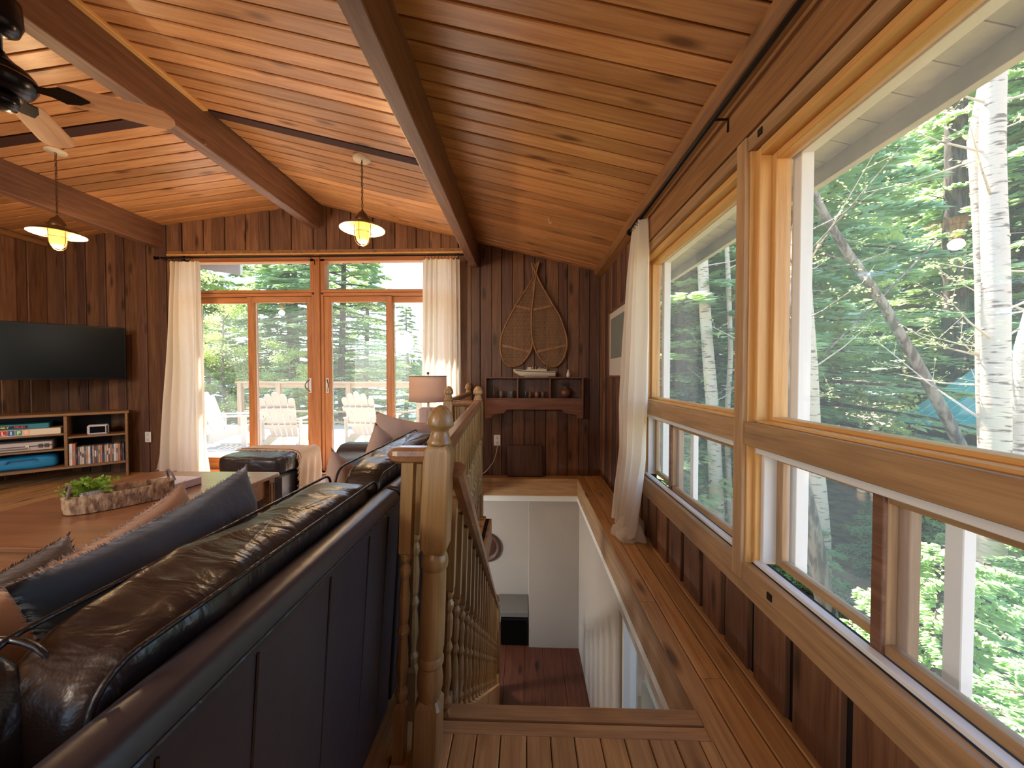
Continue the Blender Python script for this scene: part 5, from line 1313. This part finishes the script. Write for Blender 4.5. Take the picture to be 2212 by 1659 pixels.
# forest seen through the side windows
spots = []
tries = 0
while len(spots) < 40 and tries < 4000:
    tries += 1
    r_ = q.uniform(9, 34); a = q.uniform(radians(2), radians(64)); x, y = r_ * sin(a) + 2.5, r_ * cos(a) + 1
    if 8.5 < x < 15.5 and 1 < y < 13: continue
    if x < 9.5 and x / y > .72: continue
    if all(hypot(x - a_, y - b_) > 1.8 for a_, b_ in spots): spots.append((x, y))
for i, (x, y) in enumerate(spots):
    v = i % 5
    if v < 3: place_tree('evergreen_tree', con[v], CM, (x, y, GZ), q.uniform(1.1, 1.6) * (1 + .012 * hypot(x, y)), q.uniform(0, 6), 'dark evergreen of the woods outside the side windows', 'tree', 'woodland evergreens outside the side windows')
    else: place_tree('leafy_tree', lfy[v - 3], LM, (x, y, GZ), q.uniform(1.1, 1.6), q.uniform(0, 6), 'spring green leafy tree of the woods outside the side windows', 'tree', 'woodland leafy trees outside the side windows')
for i, (x, y, s) in enumerate(((3.3, 3.1, 1.0), (4.2, 3.6, 1.1), (3.1, 2.2, .9), (3.9, 1.6, 1.0), (5.6, 3.9, 1.1), (5.4, 2.6, 1.0), (6.6, 5.0, 1.2), (4.7, 6.6, .8), (3.6, 8.6, .9), (7.4, 4.0, 1.1), (6.9, 6.9, 1.0), (2.9, 1.2, .8), (2.6, 7.2, .7), (8.0, 8.0, 1.2), (5.0, 10.5, 1.2), (2.6, 11, 1.2))):
    place_tree('hemlock_sapling', sap[i % 2], SM, (x, y, GZ - .02), s * .92, q.uniform(0, 6), 'feathery light green sapling growing close to the house', 'sapling', 'saplings close outside the side windows')
# individually seen trunks
def trunk(nm, pts, r0, r1, mt, lab, twigs=6, leafn=0, seed=1):
    o = empty(nm, pts[0]); tag(o, lab, 'tree'); b = Vector(pts[0]); pp_ = [Vector(p) - b for p in pts]
    # densify
    dp = []
    for i in range(len(pp_) - 1):
        for k in range(4): dp.append(pp_[i].lerp(pp_[i + 1], k / 4) + Vector((noise.noise(Vector((i + k / 4, seed, 0))), noise.noise(Vector((i + k / 4, seed, 9))), 0)) * r0 * .35)
    dp.append(pp_[-1]); g = G(); limb(g, dp, r0, r1, 14); g.obj('trunk', M[mt], o, smooth=True)
    q = random.Random(seed); gb, gl = G(), G()
    for k in range(twigs):
        p = dp[int(q.uniform(.35, .98) * (len(dp) - 1))]; a = q.uniform(0, 2 * pi); L_ = q.uniform(.5, 1.6); d = Vector((cos(a), sin(a), q.uniform(.1, .9))) * L_
        m_ = p + d * .5 + Vector((0, 0, -.05)); limb(gb, [p, m_, p + d], .016, .003, 5)
        for j in range(4):
            s_ = m_.lerp(p + d, q.random()); e = s_ + Vector((q.uniform(-.3, .3), q.uniform(-.3, .3), q.uniform(-.1, .3))); limb(gb, [s_, e], .004, .0015, 3)
            for t_ in range(leafn):
                c = s_.lerp(e, q.random()) + Vector((q.gauss(0, .03),) * 3); dd = Vector((q.uniform(-1, 1), q.uniform(-1, 1), q.uniform(-1, .3))).normalized() * .035; s2 = dd.cross(Vector((.3, .2, 1))).normalized() * .014
                gl.add([c, c + dd * .5 + s2, c + dd, c + dd * .5 - s2], [(0, 1, 2, 3)])
    if twigs: gb.obj('twigs', M[mt], o)['kind'] = 'stuff'
    if leafn: gl.obj('leaves', M['spring'], o)['kind'] = 'stuff'
trunk('birch_tree', [(5.45, 4.6, GZ), (5.44, 4.6, 0), (5.40, 4.6, 2), (5.33, 4.62, 4.2), (5.2, 4.6, 7.5)], .135, .09, 'birch', 'thick white birch trunk in front of the green roof', 12, 9, 3)
trunk('birch_tree', [(5.75, 4.95, GZ), (5.72, 4.9, 0), (5.62, 4.9, 1.8), (5.5, 4.95, 4.0), (5.9, 5, 6)], .10, .05, 'birch', 'thinner flaky birch trunk just behind the thick white one', 8, 8, 4)
trunk('birch_tree', [(4.95, 6.5, GZ), (4.82, 6.5, -.5), (4.7, 6.5, 1.2), (4.55, 6.5, 3.4), (4.4, 6.5, 6.5)], .15, .08, 'birch', 'straight pale birch trunk nearest the window post', 12, 9, 5)
trunk('birch_tree', [(4.62, 5.9, GZ), (4.35, 5.9, -1.2), (4.02, 5.9, .1), (3.95, 5.9, 1.4), (4.1, 6, 3.2), (4.6, 6.1, 6)], .13, .05, 'greybark', 'bent greenish birch trunk forking low beside the straight one', 10, 8, 6)
trunk('birch_tree', [(4.1, 8.2, GZ), (4.02, 8.2, -.8), (3.9, 8.2, 1.0), (3.72, 8.2, 3.4), (3.6, 8.3, 6.5)], .15, .09, 'birch', 'white birch trunk in the middle of the far side window', 12, 9, 7)
trunk('birch_tree', [(4.5, 8.4, GZ), (4.35, 8.4, 0), (4.42, 8.4, 1.6), (4.3, 8.4, 4.0), (4.4, 8.4, 6)], .06, .04, 'birch', 'slender birch stem right of the white trunk, far side window', 8, 8, 8)
trunk('leaning_tree', [(7.4, 6.0, GZ), (6.6, 6.0, .02), (5.98, 6.0, 1.2), (5.4, 6.0, 2.2), (4.85, 6, 3.0), (4.35, 6.0, 3.9), (3.9, 6, 5.2)], .085, .04, 'greybark', 'grey trunk leaning steeply left across the large window', 8, 8, 9)
trunk('birch_tree', [(6.1, 5.0, GZ), (6.2, 5.0, 1.4), (6.45, 5.0, 2.4), (6.9, 5.0, 4.2)], .09, .06, 'birch', 'white birch leaning right at the right edge of the large window', 5, 8, 10)
trunk('pine_tree', [(14.1, 13, GZ), (14.0, 13, 3), (13.9, 13, 8), (13.9, 13, 14)], .36, .22, 'darkbark', 'massive dark pine trunk behind the green roof', 14, 0, 11)
trunk('pine_tree', [(5.0, 11, GZ), (5.05, 11, 3), (5.0, 11, 9)], .2, .12, 'darkbark', 'dark trunk behind the birch in the far side window', 14, 0, 12)
trunk('pine_tree', [(8.2, 11.5, GZ), (8.15, 11.5, 3), (8.2, 11.5, 9)], .15, .1, 'darkbark', 'dark slim trunk far back between the birches', 14, 0, 13)
pl = G().tube([(5.05, 6.7, 1.45), (6.0, 6.7, 2.42), (6.9, 6.7, 3.4)], .014, 6).obj('dead_pole', M['greybark']); tag(pl, 'thin bare pole slanting across the woods', 'branch')
# green metal roofed shed
sh = empty('green_roof_shed', (10.36, 3.0, 0)); tag(sh, 'small building with a teal ribbed metal roof among the trees', 'building')
def rz_(x): return -.17 + .69 * x
for k in range(27):
    y0 = k * .3
    o = G().add([(0, 0, 0), (3.05, 0, .69 * 3.05), (3.05, .292, .69 * 3.05), (0, .292, 0), (0, 0, .02), (3.05, 0, .69 * 3.05 + .02), (3.05, .292, .69 * 3.05 + .02), (0, .292, .02)],
                [(3, 2, 1, 0), (4, 5, 6, 7), (0, 1, 5, 4), (1, 2, 6, 5), (2, 3, 7, 6), (3, 0, 4, 7)]).obj('roof_panel', M['teal'], sh, (0, y0, -.17))
    G().tube([(0, -.004, .028), (3.05, -.004, .69 * 3.05 + .028)], .016, 5).obj('rib', M['teal'], sh, (0, y0, -.17))
ebox('back_roof', 3.05, 6.0, 0, 8.1, 1.7, 1.9, M['teal'], sh)
ebox('wall', .35, 5.8, .3, 7.8, GZ, -.0, M['walld'], sh); ebox('eave_board', -.02, .02, 0, 8.1, -.30, -.17, M['walld'], sh)
G().prism([(3.05, 1.9), (.35, .0), (5.8, 0)], 'y', 7.7, 7.8).obj('gable', M['walld'], sh)
